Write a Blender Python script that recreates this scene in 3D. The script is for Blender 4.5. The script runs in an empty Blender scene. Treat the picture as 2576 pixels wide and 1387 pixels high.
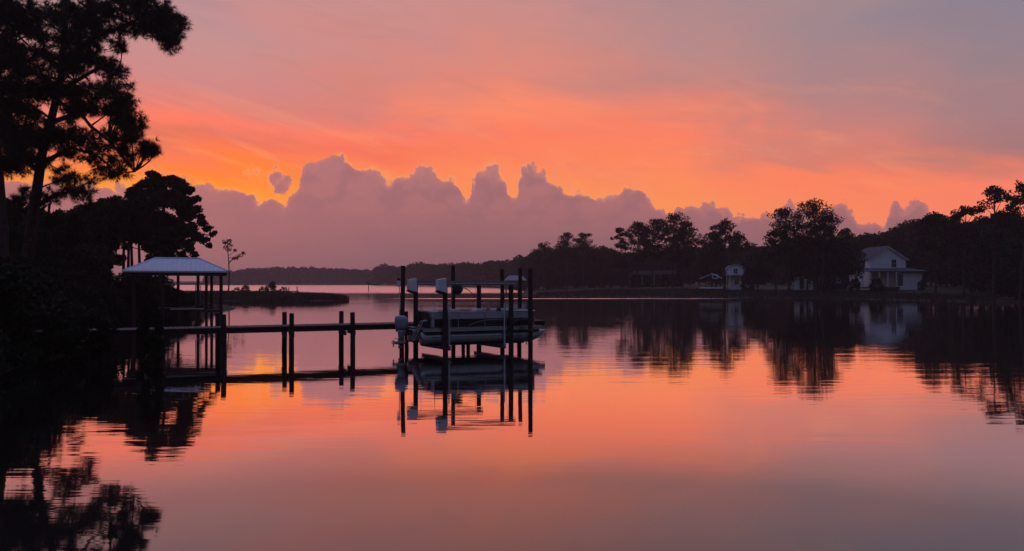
import bpy, math, random
import numpy as np
from mathutils import Vector, Matrix

# ------------------------------------------------------------------ camera
scene = bpy.context.scene
col = scene.collection
FPX, CX, HY, CAMH = 1860.0, 1287.5, 710.0, 3.0      # survey of the place: focal length, principal column, horizon row, eye height
cam_data = bpy.data.cameras.new("camera")
cam_data.sensor_width = 36.0
cam_data.lens = 36.0 * FPX / 2575.0
cam_data.shift_y = (HY - 693.5) / 2575.0
cam_data.clip_start = 0.1
cam_data.clip_end = 6000.0
cam = bpy.data.objects.new("camera", cam_data)
cam.location = (0, 0, CAMH)
cam.rotation_euler = (math.radians(90), 0, 0)
col.objects.link(cam)
scene.camera = cam

scene.view_settings.view_transform = 'Standard'
scene.view_settings.look = 'None'
scene.view_settings.gamma = 1.0
scene.view_settings.exposure = 0.0
scene.view_settings.use_curve_mapping = False
scene.render.engine = 'CYCLES'
cy = scene.cycles
cy.max_bounces = 5
cy.diffuse_bounces = 2
cy.glossy_bounces = 3
cy.volume_bounces = 1
cy.transmission_bounces = 2
cy.transparent_max_bounces = 4
cy.sample_clamp_indirect = 4.0
cy.caustics_reflective = False
cy.caustics_refractive = False
cy.use_adaptive_sampling = False
cy.use_denoising = True
try:
    cy.denoiser = 'OPENIMAGEDENOISE'
    cy.denoising_input_passes = 'RGB_ALBEDO_NORMAL'
    cy.denoising_prefilter = 'ACCURATE'
except Exception:
    cy.use_denoising = False


def lin(c):
    out = []
    for v in c:
        v = v / 255.0
        out.append(v / 12.92 if v <= 0.04045 else ((v + 0.055) / 1.055) ** 2.4)
    return (out[0], out[1], out[2], 1.0)


# ------------------------------------------------------------------ world: dusk sky after sunset
class Net:
    def __init__(self, tree):
        self.t = tree

    def put(self, sock, v):
        if isinstance(v, bpy.types.NodeSocket):
            self.t.links.new(v, sock)
        elif v is not None:
            sock.default_value = v

    def m(self, op, a, b=None, c=None, clamp=False):
        n = self.t.nodes.new('ShaderNodeMath')
        n.operation = op
        n.use_clamp = clamp
        for i, v in enumerate((a, b, c)):
            if v is not None:
                self.put(n.inputs[i], v)
        return n.outputs[0]

    def smooth(self, v, a, b):
        n = self.t.nodes.new('ShaderNodeMapRange')
        n.interpolation_type = 'SMOOTHSTEP'
        self.put(n.inputs[0], v)
        n.inputs[1].default_value = a
        n.inputs[2].default_value = b
        n.inputs[3].default_value = 0.0
        n.inputs[4].default_value = 1.0
        return n.outputs[0]

    def linmap(self, v, a, b, c=0.0, d=1.0):
        n = self.t.nodes.new('ShaderNodeMapRange')
        self.put(n.inputs[0], v)
        for i, w in enumerate((a, b, c, d)):
            n.inputs[1 + i].default_value = w
        return n.outputs[0]

    def mix(self, f, a, b, blend='MIX'):
        n = self.t.nodes.new('ShaderNodeMix')
        n.data_type = 'RGBA'
        n.blend_type = blend
        self.put(n.inputs[0], f)
        self.put(n.inputs[6], a)
        self.put(n.inputs[7], b)
        return n.outputs[2]

    def vec(self, x, y, z=0.0):
        n = self.t.nodes.new('ShaderNodeCombineXYZ')
        for i, v in enumerate((x, y, z)):
            self.put(n.inputs[i], v)
        return n.outputs[0]

    def noise(self, v, scale=1.0, detail=3.0, rough=0.55, dist=0.0):
        n = self.t.nodes.new('ShaderNodeTexNoise')
        self.put(n.inputs['Vector'], v)
        n.inputs['Scale'].default_value = scale
        n.inputs['Detail'].default_value = detail
        n.inputs['Roughness'].default_value = rough
        n.inputs['Distortion'].default_value = dist
        return n.outputs['Fac']

    def ramp(self, f, stops, interp='LINEAR'):
        n = self.t.nodes.new('ShaderNodeValToRGB')
        cr = n.color_ramp
        cr.interpolation = interp
        while len(cr.elements) < len(stops):
            cr.elements.new(0.5)
        for e, (p, c) in zip(cr.elements, stops):
            e.position = p
            e.color = c
        self.put(n.inputs[0], f)
        return n.outputs[0]

    def fcurve(self, f, pts):
        n = self.t.nodes.new('ShaderNodeFloatCurve')
        c = n.mapping.curves[0]
        n.mapping.use_clip = True
        while len(c.points) < len(pts):
            c.points.new(0.5, 0.5)
        for p, (x, y) in zip(c.points, pts):
            p.location = (x, y)
            p.handle_type = 'VECTOR'
        n.mapping.update()
        self.put(n.inputs['Value'], f)
        return n.outputs[0]


def sky_az(px):
    return math.atan((px - CX) / FPX)


def sky_el(px, py):
    return math.atan((HY - py) / FPX * math.cos(sky_az(px)))


world = bpy.data.worlds.new("World")
scene.world = world
world.use_nodes = True
nt = world.node_tree
for n in list(nt.nodes):
    nt.nodes.remove(n)
W = Net(nt)
out = nt.nodes.new('ShaderNodeOutputWorld')
bg = nt.nodes.new('ShaderNodeBackground')
nt.links.new(bg.outputs[0], out.inputs[0])
tc = nt.nodes.new('ShaderNodeTexCoord')
sep = nt.nodes.new('ShaderNodeSeparateXYZ')
nt.links.new(tc.outputs['Generated'], sep.inputs[0])
dx, dy, dz = sep.outputs
az = W.m('ARCTAN2', dx, dy)                                     # 0 = north of the survey, + to the right
el = W.m('ARCTAN2', dz, W.m('SQRT', W.m('ADD', W.m('MULTIPLY', dx, dx), W.m('MULTIPLY', dy, dy))))
el_abs = W.m('ABSOLUTE', el)

# streaky high cloud: slanted, drawn-out noise bends the colour bands
slant = W.m('ADD', el, W.m('MULTIPLY', az, 0.23))
n1 = W.noise(W.vec(W.m('MULTIPLY', az, 3.0), W.m('MULTIPLY', slant, 17.0)), 1.0, 4.0, 0.55, 0.4)
n2 = W.noise(W.vec(W.m('MULTIPLY', az, 6.0), W.m('MULTIPLY', slant, 60.0), 3.0), 1.0, 3.0, 0.6, 0.2)
n3 = W.noise(W.vec(W.m('MULTIPLY', az, 5.0), W.m('MULTIPLY', el, 11.0), 7.0), 1.0, 3.0, 0.55, 0.6)
warp = W.m('ADD', W.m('MULTIPLY', W.m('SUBTRACT', n1, 0.5), 0.075), W.m('MULTIPLY', W.m('SUBTRACT', n2, 0.5), 0.022))
elw = W.m('ADD', el_abs, warp)
azw = W.m('ADD', az, W.m('MULTIPLY', W.m('SUBTRACT', n3, 0.5), 0.28))
tcol = W.linmap(elw, 0.0, 0.5)


def column(px, rows):
    st = []
    for py, c in rows:
        st.append((max(0.0, min(1.0, sky_el(px, py) / 0.5)), lin(c)))
    st.sort(key=lambda s: s[0])
    return W.ramp(tcol, st)


COLS = [
    (-1.15, 2550, [(0, (120, 116, 138)), (200, (138, 120, 132)), (370, (150, 112, 120)), (470, (190, 116, 110)), (560, (200, 116, 108))]),
    (-0.80, 2100, [(0, (160, 130, 142)), (200, (172, 126, 132)), (330, (200, 122, 112)), (430, (240, 122, 92)), (540, (240, 122, 84))]),
    (-0.423, 450, [(0, (186, 142, 148)), (100, (198, 142, 141)), (200, (208, 133, 132)), (262, (226, 126, 116)), (308, (255, 122, 96)),
                   (345, (226, 112, 92)), (385, (252, 116, 72)), (430, (255, 128, 40)), (480, (255, 150, 34))]),
    (-0.205, 900, [(0, (203, 142, 139)), (100, (207, 138, 134)), (200, (214, 132, 122)), (290, (220, 126, 116)), (345, (252, 122, 98)),
                   (385, (248, 112, 84)), (430, (255, 126, 76)), (500, (255, 142, 64))]),
    (0.0, 1290, [(0, (199, 139, 136)), (100, (208, 138, 130)), (200, (232, 134, 114)), (280, (255, 136, 100)), (335, (255, 124, 92)),
                 (395, (255, 130, 88)), (450, (255, 138, 88)), (520, (255, 147, 82))]),
    (0.218, 1700, [(0, (176, 136, 139)), (100, (183, 136, 136)), (200, (198, 133, 127)), (285, (236, 130, 108)), (350, (255, 128, 95)),
                   (430, (255, 134, 92)), (510, (255, 146, 84))]),
    (0.412, 2100, [(0, (160, 136, 141)), (100, (161, 133, 139)), (200, (171, 131, 134)), (300, (194, 128, 124)), (360, (214, 127, 115)),
                   (410, (222, 126, 108)), (440, (255, 130, 94)), (510, (255, 136, 94)), (570, (255, 138, 96))]),
    (0.595, 2550, [(0, (140, 128, 144)), (100, (146, 128, 139)), (200, (156, 128, 134)), (300, (168, 124, 128)), (370, (166, 118, 120)),
                   (410, (214, 122, 108)), (450, (255, 128, 102)), (540, (255, 132, 104))]),
    (1.00, 2550, [(0, (118, 114, 138)), (200, (136, 118, 132)), (370, (148, 110, 120)), (450, (196, 116, 110)), (560, (206, 118, 110))]),
]
west = None
for i, (a, px, rows) in enumerate(COLS):
    c = column(px, rows)
    west = c if west is None else W.mix(W.smooth(azw, COLS[i - 1][0], a), west, c)
# greyish patches of thicker high cloud
patch = W.smooth(W.noise(W.vec(W.m('MULTIPLY', az, 4.2), W.m('MULTIPLY', slant, 15.0), 21.0), 1.0, 4.0, 0.5, 0.5), 0.55, 0.80)
patch2 = W.smooth(W.noise(W.vec(W.m('MULTIPLY', az, 7.0), W.m('MULTIPLY', W.m('ADD', el, W.m('MULTIPLY', az, 0.10)), 34.0), 55.0), 1.0, 5.0, 0.6, 0.8), 0.50, 0.78)
patch = W.m('MAXIMUM', patch, W.m('MULTIPLY', patch2, 0.75))
patch = W.m('MULTIPLY', patch, W.smooth(el_abs, 0.10, 0.20))
west = W.mix(W.m('MULTIPLY', patch, 0.32), west, lin((170, 122, 122)))

# brighter drawn-out wisps low over the afterglow
wn = W.noise(W.vec(W.m('MULTIPLY', az, 5.0), W.m('MULTIPLY', W.m('ADD', el, W.m('MULTIPLY', az, 0.20)), 30.0), 40.0), 1.0, 4.0, 0.6, 1.1)
wisp = W.m('MULTIPLY', W.smooth(wn, 0.50, 0.74), W.m('MULTIPLY', W.smooth(el_abs, 0.06, 0.12), W.smooth(el_abs, 0.30, 0.18)))
wisp = W.m('MULTIPLY', wisp, W.smooth(W.m('ABSOLUTE', az), 0.75, 0.35))
west = W.mix(W.m('MULTIPLY', wisp, 0.32), west, lin((255, 160, 112)))

# the rest of the dome: clear blue dusk overhead and to the east
zen = (0.215, 0.27, 0.60, 1)
westz = W.mix(W.smooth(el_abs, 0.36, 1.0), west, zen)
east = W.ramp(W.linmap(el_abs, 0.0, 1.5708), [(0.0, (0.050, 0.046, 0.066, 1)), (0.2, (0.058, 0.063, 0.108, 1)), (0.5, (0.105, 0.125, 0.26, 1)), (1.0, zen)])
away = W.m('ABSOLUTE', W.m('WRAP', W.m('ADD', az, 0.10), math.pi, -math.pi))
eastf = W.smooth(away, 0.85, 1.75)
high = W.mix(eastf, westz, east)

# physical twilight scatter underneath the cloud colours, very weak
st = nt.nodes.new('ShaderNodeTexSky')
st.sky_type = 'NISHITA'
st.sun_disc = False
st.sun_elevation = math.radians(0.5)
st.sun_rotation = math.radians(-27.0)
high = W.mix(0.012, high, st.outputs[0], 'ADD')

# the cumulus bank along the western horizon
PROF = [(300, 470), (420, 462), (480, 452), (500, 450), (520, 448), (540, 462), (552, 474), (566, 468), (590, 472), (615, 484), (632, 496), (647, 513),
        (660, 512), (684, 500), (715, 510), (735, 488), (750, 462), (760, 432), (775, 414), (795, 404), (825, 390), (850, 395), (880, 410),
        (910, 425), (935, 424), (958, 438), (972, 455), (985, 449), (1010, 446), (1035, 432), (1068, 424), (1090, 430), (1108, 446), (1132, 450),
        (1150, 468), (1164, 500), (1182, 500), (1194, 480), (1190, 440), (1200, 428), (1225, 416), (1250, 425), (1266, 446), (1278, 478), (1286, 502),
        (1300, 494), (1306, 446), (1314, 426), (1340, 418), (1366, 428), (1378, 448), (1396, 470), (1420, 481), (1450, 472), (1475, 478),
        (1494, 496), (1511, 479), (1530, 485), (1555, 499), (1573, 478), (1600, 471), (1628, 484), (1645, 506), (1670, 526), (1692, 548),
        (1706, 521), (1722, 516), (1750, 526), (1790, 517), (1820, 530), (1860, 540), (1890, 546), (1920, 540), (1948, 556), (1958, 520),
        (1985, 513), (2010, 522), (2050, 545), (2088, 528), (2115, 510), (2140, 519), (2155, 546), (2180, 550), (2208, 574), (2228, 582), (2236, 522),
        (2258, 516), (2280, 528), (2304, 507), (2338, 528), (2352, 560), (2400, 588), (2460, 575), (2520, 585), (2600, 570)]
A0, A1, EMAX = sky_az(280), sky_az(2620), 0.20
pts = []
for px, py in PROF:
    pts.append(((sky_az(px) - A0) / (A1 - A0), sky_el(px, py) / EMAX))
pts.sort()
def voro(v, scale, smooth=0.35):
    n = nt.nodes.new('ShaderNodeTexVoronoi')
    n.voronoi_dimensions = '2D'
    n.feature = 'SMOOTH_F1'
    n.inputs['Scale'].default_value = scale
    n.inputs['Smoothness'].default_value = smooth
    nt.links.new(v, n.inputs['Vector'])
    return n.outputs['Distance']


b1 = W.noise(W.vec(W.m('MULTIPLY', az, 55.0), W.m('MULTIPLY', el, 66.0), 1.0), 1.0, 3.0, 0.6)
azb = W.m('ADD', az, W.m('MULTIPLY', W.m('SUBTRACT', b1, 0.5), 0.006))
tpos = W.linmap(azb, A0, A1)
half = W.m('GREATER_THAN', tpos, 0.5)


def half_curve(lo):
    q = [((x - lo) * 2.0, y) for x, y in pts if lo - 0.02 <= x <= lo + 0.52]
    q = [(min(1.0, max(0.0, x)), y) for x, y in q]
    return W.fcurve(W.linmap(tpos, lo, lo + 0.5), q)


prof = W.m('ADD', W.m('MULTIPLY', half_curve(0.0), W.m('SUBTRACT', 1.0, half)), W.m('MULTIPLY', half_curve(0.5), half))
prof = W.m('MULTIPLY', prof, EMAX)
vy = W.m('ADD', W.m('MULTIPLY', el, 0.90), W.m('MULTIPLY', prof, 0.10))
wv = W.vec(W.m('ADD', az, W.m('MULTIPLY', W.m('SUBTRACT', b1, 0.5), 0.012)), vy)
v1 = voro(wv, 50.0)
v2 = voro(wv, 140.0)
v3 = voro(wv, 330.0, 0.2)
billow = W.m('ADD', W.m('MULTIPLY', W.m('SUBTRACT', 0.42, v1), 0.018), W.m('ADD', W.m('MULTIPLY', W.m('SUBTRACT', 0.42, v2), 0.0052), W.m('MULTIPLY', W.m('SUBTRACT', 0.42, v3), 0.0024)))
d = W.m('ADD', W.m('SUBTRACT', prof, el), billow)
# one detached puff
ca, ce = sky_az(690), sky_el(690, 464)
rr = W.m('SQRT', W.m('ADD', W.m('POWER', W.m('DIVIDE', W.m('SUBTRACT', az, ca), 0.024), 2.0), W.m('POWER', W.m('DIVIDE', W.m('SUBTRACT', el, ce), 0.0125), 2.0)))
pd = W.m('ADD', W.m('MULTIPLY', W.m('SUBTRACT', 0.80, rr), 0.0095), W.m('ADD', W.m('MULTIPLY', billow, 1.3), W.m('MULTIPLY', W.m('SUBTRACT', b1, 0.5), 0.011)))
d = W.m('MAXIMUM', d, pd)
soft = W.noise(W.vec(W.m('MULTIPLY', az, 20.0), W.m('MULTIPLY', el, 20.0), 60.0), 1.0, 2.0)
d = W.m('MULTIPLY', d, W.linmap(soft, 0.35, 0.65, 0.65, 1.3))
cmask = W.smooth(d, -0.0013, 0.0017)
shade = W.noise(W.vec(W.m('MULTIPLY', az, 22.0), W.m('MULTIPLY', el, 30.0), 9.0), 1.0, 4.0, 0.55)
ccol = W.ramp(W.linmap(W.m('ADD', el_abs, W.m('MULTIPLY', W.m('SUBTRACT', shade, 0.5), 0.035)), 0.0, 0.18),
              [(0.0, lin((140, 97, 104))), (0.25, lin((150, 102, 108))), (0.55, lin((172, 112, 114))), (1.0, lin((186, 122, 122)))])
# folds inside the bank: warmer light on the shoulders, cooler hollows between the billows
fold1 = voro(W.vec(W.m('ADD', az, W.m('MULTIPLY', W.m('SUBTRACT', shade, 0.5), 0.05)), W.m('MULTIPLY', el, 1.3)), 26.0, 0.6)
fold2 = voro(W.vec(W.m('ADD', az, W.m('MULTIPLY', W.m('SUBTRACT', b1, 0.5), 0.03)), W.m('MULTIPLY', el, 1.2)), 62.0, 0.6)
fold = W.m('ADD', W.m('MULTIPLY', fold1, 0.6), W.m('MULTIPLY', fold2, 0.4))
ccol = W.mix(W.m('MULTIPLY', W.smooth(fold, 0.30, 0.62), W.m('MULTIPLY', W.smooth(el_abs, 0.03, 0.10), 0.50)), ccol, lin((152, 104, 112)))
ccol = W.mix(W.m('MULTIPLY', W.smooth(d, 0.011, 0.0), 0.42), ccol, lin((214, 134, 124)))
ccol = W.mix(W.m('MULTIPLY', W.smooth(az, -0.05, -0.5), 0.35), ccol, lin((205, 122, 116)))
ccol = W.mix(eastf, ccol, (0.050, 0.046, 0.066, 1))
# sunlit rim of the puffs
rimn = W.smooth(W.noise(W.vec(W.m('MULTIPLY', az, 16.0), W.m('MULTIPLY', el, 16.0), 30.0), 1.0, 2.0, 0.5), 0.36, 0.62)
rim = W.m('MULTIPLY', W.smooth(d, -0.0075, -0.0002), W.smooth(d, 0.0035, 0.0006))
rim = W.m('MULTIPLY', rim, W.m('MULTIPLY', rimn, W.smooth(W.m('ABSOLUTE', W.m('ADD', az, 0.22)), 0.75, 0.05)))
sky_all = W.mix(cmask, high, ccol)
sky_all = W.mix(W.m('MULTIPLY', rim, 0.50), sky_all, lin((255, 162, 104)))
nt.links.new(sky_all, bg.inputs[0])
bg.inputs[1].default_value = 1.0
world.cycles.sampling_method = 'MANUAL'
world.cycles.sample_map_resolution = 1024
# ------------------------------------------------------------------ helpers
rng = np.random.default_rng(11)
random.seed(5)


def at(px, py, Y):
    return Vector(((px - CX) / FPX * Y, Y, CAMH - (py - HY) / FPX * Y))


def xat(px, Y):
    return (px - CX) / FPX * Y


def tag(o, label=None, cat=None, group=None, kind=None):
    if label:
        o['label'] = label
    if cat:
        o['category'] = cat
    if group:
        o['group'] = group
    if kind:
        o['kind'] = kind
    return o


def empty(name, loc, rz=0.0):
    o = bpy.data.objects.new(name, None)
    o.location = loc
    o.rotation_euler = (0, 0, rz)
    o.empty_display_size = 0.2
    col.objects.link(o)
    return o


def link_mesh(name, me, parent=None, loc=None):
    o = bpy.data.objects.new(name, me)
    if parent is not None:
        o.parent = parent
    if loc is not None:
        o.location = loc
    col.objects.link(o)
    return o


class MB:
    """collects shapes for one mesh"""

    def __init__(self):
        self.v = []
        self.f = []

    def add(self, vs, fs):
        b = len(self.v)
        self.v.extend([tuple(p) for p in vs])
        self.f.extend([tuple(i + b for i in f) for f in fs])
        return self

    def box(self, x0, x1, y0, y1, z0, z1):
        vs = [(x0, y0, z0), (x1, y0, z0), (x1, y1, z0), (x0, y1, z0), (x0, y0, z1), (x1, y0, z1), (x1, y1, z1), (x0, y1, z1)]
        return self.add(vs, [(0, 3, 2, 1), (4, 5, 6, 7), (0, 1, 5, 4), (1, 2, 6, 5), (2, 3, 7, 6), (3, 0, 4, 7)])

    def bevbox(self, x0, x1, y0, y1, z0, z1, b=0.03):
        """box with chamfered vertical and horizontal edges"""
        xs, ys, zs = (x0, x1), (y0, y1), (z0, z1)
        rings = []
        for z, ins in ((z0, b), (z0 + b, 0), (z1 - b, 0), (z1, b)):
            X0, X1, Y0, Y1 = x0 + ins, x1 - ins, y0 + ins, y1 - ins
            rings.append([(X0 + b, Y0, z), (X1 - b, Y0, z), (X1, Y0 + b, z), (X1, Y1 - b, z), (X1 - b, Y1, z), (X0 + b, Y1, z), (X0, Y1 - b, z), (X0, Y0 + b, z)])
        return self.loft(rings)

    def loft(self, rings, cap=True, closed=True):
        n = len(rings[0])
        vs = [p for r in rings for p in r]
        fs = []
        for i in range(len(rings) - 1):
            for j in range(n if closed else n - 1):
                k = (j + 1) % n
                fs.append((i * n + j, i * n + k, (i + 1) * n + k, (i + 1) * n + j))
        if cap:
            fs.append(tuple(range(n - 1, -1, -1)))
            m = (len(rings) - 1) * n
            fs.append(tuple(range(m, m + n)))
        return self.add(vs, fs)

    def tube(self, path, rad, n=8, cap=True):
        path = [Vector(p) for p in path]
        if not hasattr(rad, '__len__'):
            rad = [rad] * len(path)
        rings = []
        up = Vector((0, 0, 1))
        for i, p in enumerate(path):
            a = path[max(0, i - 1)]
            b = path[min(len(path) - 1, i + 1)]
            t = (b - a)
            if t.length < 1e-9:
                t = Vector((0, 0, 1))
            t.normalize()
            u = up if abs(t.dot(up)) < 0.95 else Vector((1, 0, 0))
            e1 = t.cross(u).normalized()
            e2 = t.cross(e1).normalized()
            rings.append([p + (e1 * math.cos(2 * math.pi * k / n) + e2 * math.sin(2 * math.pi * k / n)) * rad[i] for k in range(n)])
        return self.loft(rings, cap)

    def poly(self, pts, th):
        """a flat polygon given in 3D, thickened by the vector th"""
        th = Vector(th)
        n = len(pts)
        a = [Vector(p) for p in pts]
        b = [p + th for p in a]
        fs = [tuple(range(n - 1, -1, -1)), tuple(range(n, 2 * n))]
        for i in range(n):
            j = (i + 1) % n
            fs.append((i, j, n + j, n + i))
        return self.add(a + b, fs)

    def mesh(self, name, mat, smooth=False):
        me = bpy.data.meshes.new(name)
        me.from_pydata(self.v, [], self.f)
        me.materials.append(mat)
        if smooth:
            me.polygons.foreach_set('use_smooth', [True] * len(me.polygons))
        me.update()
        return me

    def build(self, name, mat, parent=None, smooth=False, loc=None):
        return link_mesh(name, self.mesh(name, mat, smooth), parent, loc)


def tri_mesh(name, V, mat):
    """V: (n,3,3) loose triangles"""
    n = V.shape[0]
    me = bpy.data.meshes.new(name)
    me.vertices.add(n * 3)
    me.vertices.foreach_set('co', V.reshape(-1).astype(np.float32))
    me.loops.add(n * 3)
    me.loops.foreach_set('vertex_index', np.arange(n * 3, dtype=np.int32))
    me.polygons.add(n)
    me.polygons.foreach_set('loop_start', np.arange(0, n * 3, 3, dtype=np.int32))
    me.polygons.foreach_set('loop_total', np.full(n, 3, dtype=np.int32))
    me.materials.append(mat)
    me.update(calc_edges=True)
    me.validate()
    return me


def leaf_cloud(R, c, r, n, size, shell=2.0, flat=0.0):
    """n loose leaf triangles in the ellipsoid of centre c and radii r"""
    d = R.normal(size=(n, 3))
    d /= np.linalg.norm(d, axis=1)[:, None]
    rad = R.random(n) ** (1.0 / shell)
    p = np.asarray(c)[None, :] + d * rad[:, None] * np.asarray(r)[None, :]
    a = R.normal(size=(n, 3))
    a /= np.linalg.norm(a, axis=1)[:, None]
    b = np.cross(a, R.normal(size=(n, 3)))
    b /= np.linalg.norm(b, axis=1)[:, None] + 1e-9
    s = size * (0.6 + 0.8 * R.random(n))[:, None]
    return np.stack([p - a * s * 0.5 - b * s * 0.28, p - a * s * 0.4 + b * s * 0.36, p + a * s * 0.62], axis=1)


def tufts(R, P, D, n, length, width):
    """pine needle tufts at points P with twig directions D: n needles each, thin triangles"""
    k = P.shape[0]
    P = np.repeat(P, n, axis=0)
    D = np.repeat(D, n, axis=0)
    a = R.normal(size=(k * n, 3))
    a /= np.linalg.norm(a, axis=1)[:, None]
    a = a + D * 0.85
    a /= np.linalg.norm(a, axis=1)[:, None]
    b = np.cross(a, R.normal(size=(k * n, 3)))
    b /= np.linalg.norm(b, axis=1)[:, None] + 1e-9
    L = (length * (0.7 + 0.5 * R.random(k * n)))[:, None]
    return np.stack([P - b * width * 0.5, P + b * width * 0.5, P + a * L], axis=1)


# ------------------------------------------------------------------ materials
MATS = {}


def material(name, color, rough=0.8, metal=0.0, var=0.0, scale=6.0, bump=0.0, stretch=(1, 1, 1), spec=0.3):
    if name in MATS:
        return MATS[name]
    m = bpy.data.materials.new(name)
    m.use_nodes = True
    t = m.node_tree
    b = t.nodes['Principled BSDF']
    b.inputs['Base Color'].default_value = (*color, 1)
    b.inputs['Roughness'].default_value = rough
    b.inputs['Metallic'].default_value = metal
    b.inputs['Specular IOR Level'].default_value = spec
    N = Net(t)
    if var > 0 or bump > 0:
        co = t.nodes.new('ShaderNodeTexCoord')
        mp = t.nodes.new('ShaderNodeMapping')
        mp.inputs['Scale'].default_value = stretch
        t.links.new(co.outputs['Object'], mp.inputs[0])
        f = N.noise(mp.outputs[0], scale, 5.0, 0.6)
        if var > 0:
            lo = tuple(max(0, c * (1 - var)) for c in color) + (1,)
            hi = tuple(min(1, c * (1 + var)) for c in color) + (1,)
            t.links.new(N.ramp(f, [(0.3, lo), (0.7, hi)]), b.inputs['Base Color'])
        if bump > 0:
            bn = t.nodes.new('ShaderNodeBump')
            bn.inputs['Strength'].default_value = bump
            bn.inputs['Distance'].default_value = 0.02
            t.links.new(f, bn.inputs['Height'])
            t.links.new(bn.outputs[0], b.inputs['Normal'])
    MATS[name] = m
    return m


wood = material('weathered_wood', (0.055, 0.044, 0.037), 0.85, 0, 0.4, 3.0, 0.3, (1, 1, 8))
piling_mat = material('treated_piling', (0.040, 0.031, 0.027), 0.9, 0, 0.45, 5.0, 0.4, (4, 4, 0.7))
plank_mat = material('deck_plank', (0.11, 0.095, 0.085), 0.8, 0, 0.35, 4.0, 0.2, (6, 1, 6))
bark = material('pine_bark', (0.055, 0.040, 0.032), 0.95, 0, 0.4, 7.0, 0.6, (1, 1, 0.4))
needle = material('pine_needles', (0.026, 0.034, 0.016), 0.8, 0, 0.3, 0.6, spec=0.12)
leaf = material('oak_leaves', (0.026, 0.034, 0.015), 0.8, 0, 0.35, 0.5, spec=0.12)
leaf2 = material('shrub_leaves', (0.022, 0.028, 0.014), 0.85, 0, 0.35, 0.8, spec=0.1)
marsh = material('marsh_grass', (0.055, 0.047, 0.027), 0.85, 0, 0.35, 0.4)
soil = material('bank_soil', (0.034, 0.029, 0.021), 0.95, 0, 0.4, 0.5, 0.3)
lawn = material('lawn_ground', (0.040, 0.046, 0.022), 0.95, 0, 0.35, 0.25)
bedmat = material('lake_bed', (0.03, 0.028, 0.022), 0.95)
alu = material('aluminium', (0.30, 0.31, 0.33), 0.24, 0.65, 0.15, 9.0, spec=0.5)
alu_dull = material('dull_aluminium', (0.26, 0.27, 0.29), 0.5, 0.5, 0.2, 7.0)
vinyl = material('white_vinyl', (0.44, 0.44, 0.46), 0.42, 0, 0.08, 5.0)
white_plastic = material('white_plastic', (0.78, 0.78, 0.78), 0.4, 0, 0.06, 4.0)
black_panel = material('black_gloss_panel', (0.012, 0.012, 0.014), 0.3, 0, 0.2, 3.0)
navy = material('navy_trim', (0.03, 0.035, 0.06), 0.4, 0, 0.2, 4.0)
dark_rubber = material('dark_rubber', (0.015, 0.015, 0.015), 0.7, 0, 0.3, 5.0)
engine_grey = material('engine_grey', (0.30, 0.32, 0.36), 0.35, 0.2, 0.1, 5.0)
steel = material('polished_steel', (0.75, 0.75, 0.75), 0.2, 1.0, 0.1, 8.0)
pvc = material('white_pvc', (0.72, 0.72, 0.70), 0.5, 0, 0.08, 4.0)
metal_roof = material('galvanised_roof', (0.72, 0.74, 0.78), 0.5, 0.0, 0.10, 2.5, spec=0.25)
siding = material('white_siding', (0.85, 0.86, 0.87), 0.7, 0, 0.06, 0.8)
shingle = material('grey_shingle', (0.12, 0.12, 0.135), 0.9, 0, 0.2, 2.0, spec=0.05)
old_roof = material('weathered_tin', (0.27, 0.27, 0.29), 0.6, 0, 0.15, 1.5)
brown_shingle = material('brown_shingle', (0.04, 0.035, 0.032), 0.95, 0, 0.2, 2.0, spec=0.02)
trimw = material('white_trim', (0.78, 0.78, 0.78), 0.6, 0, 0.05, 2.0)
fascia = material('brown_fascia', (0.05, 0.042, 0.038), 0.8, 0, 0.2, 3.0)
rope_mat = material('dock_rope', (0.10, 0.085, 0.07), 0.9, 0, 0.3, 30.0)


def glass_dark():
    m = bpy.data.materials.new('window_glass')
    m.use_nodes = True
    b = m.node_tree.nodes['Principled BSDF']
    b.inputs['Base Color'].default_value = (0.012, 0.014, 0.018, 1)
    b.inputs['Roughness'].default_value = 0.06
    return m


glass = glass_dark()


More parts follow.
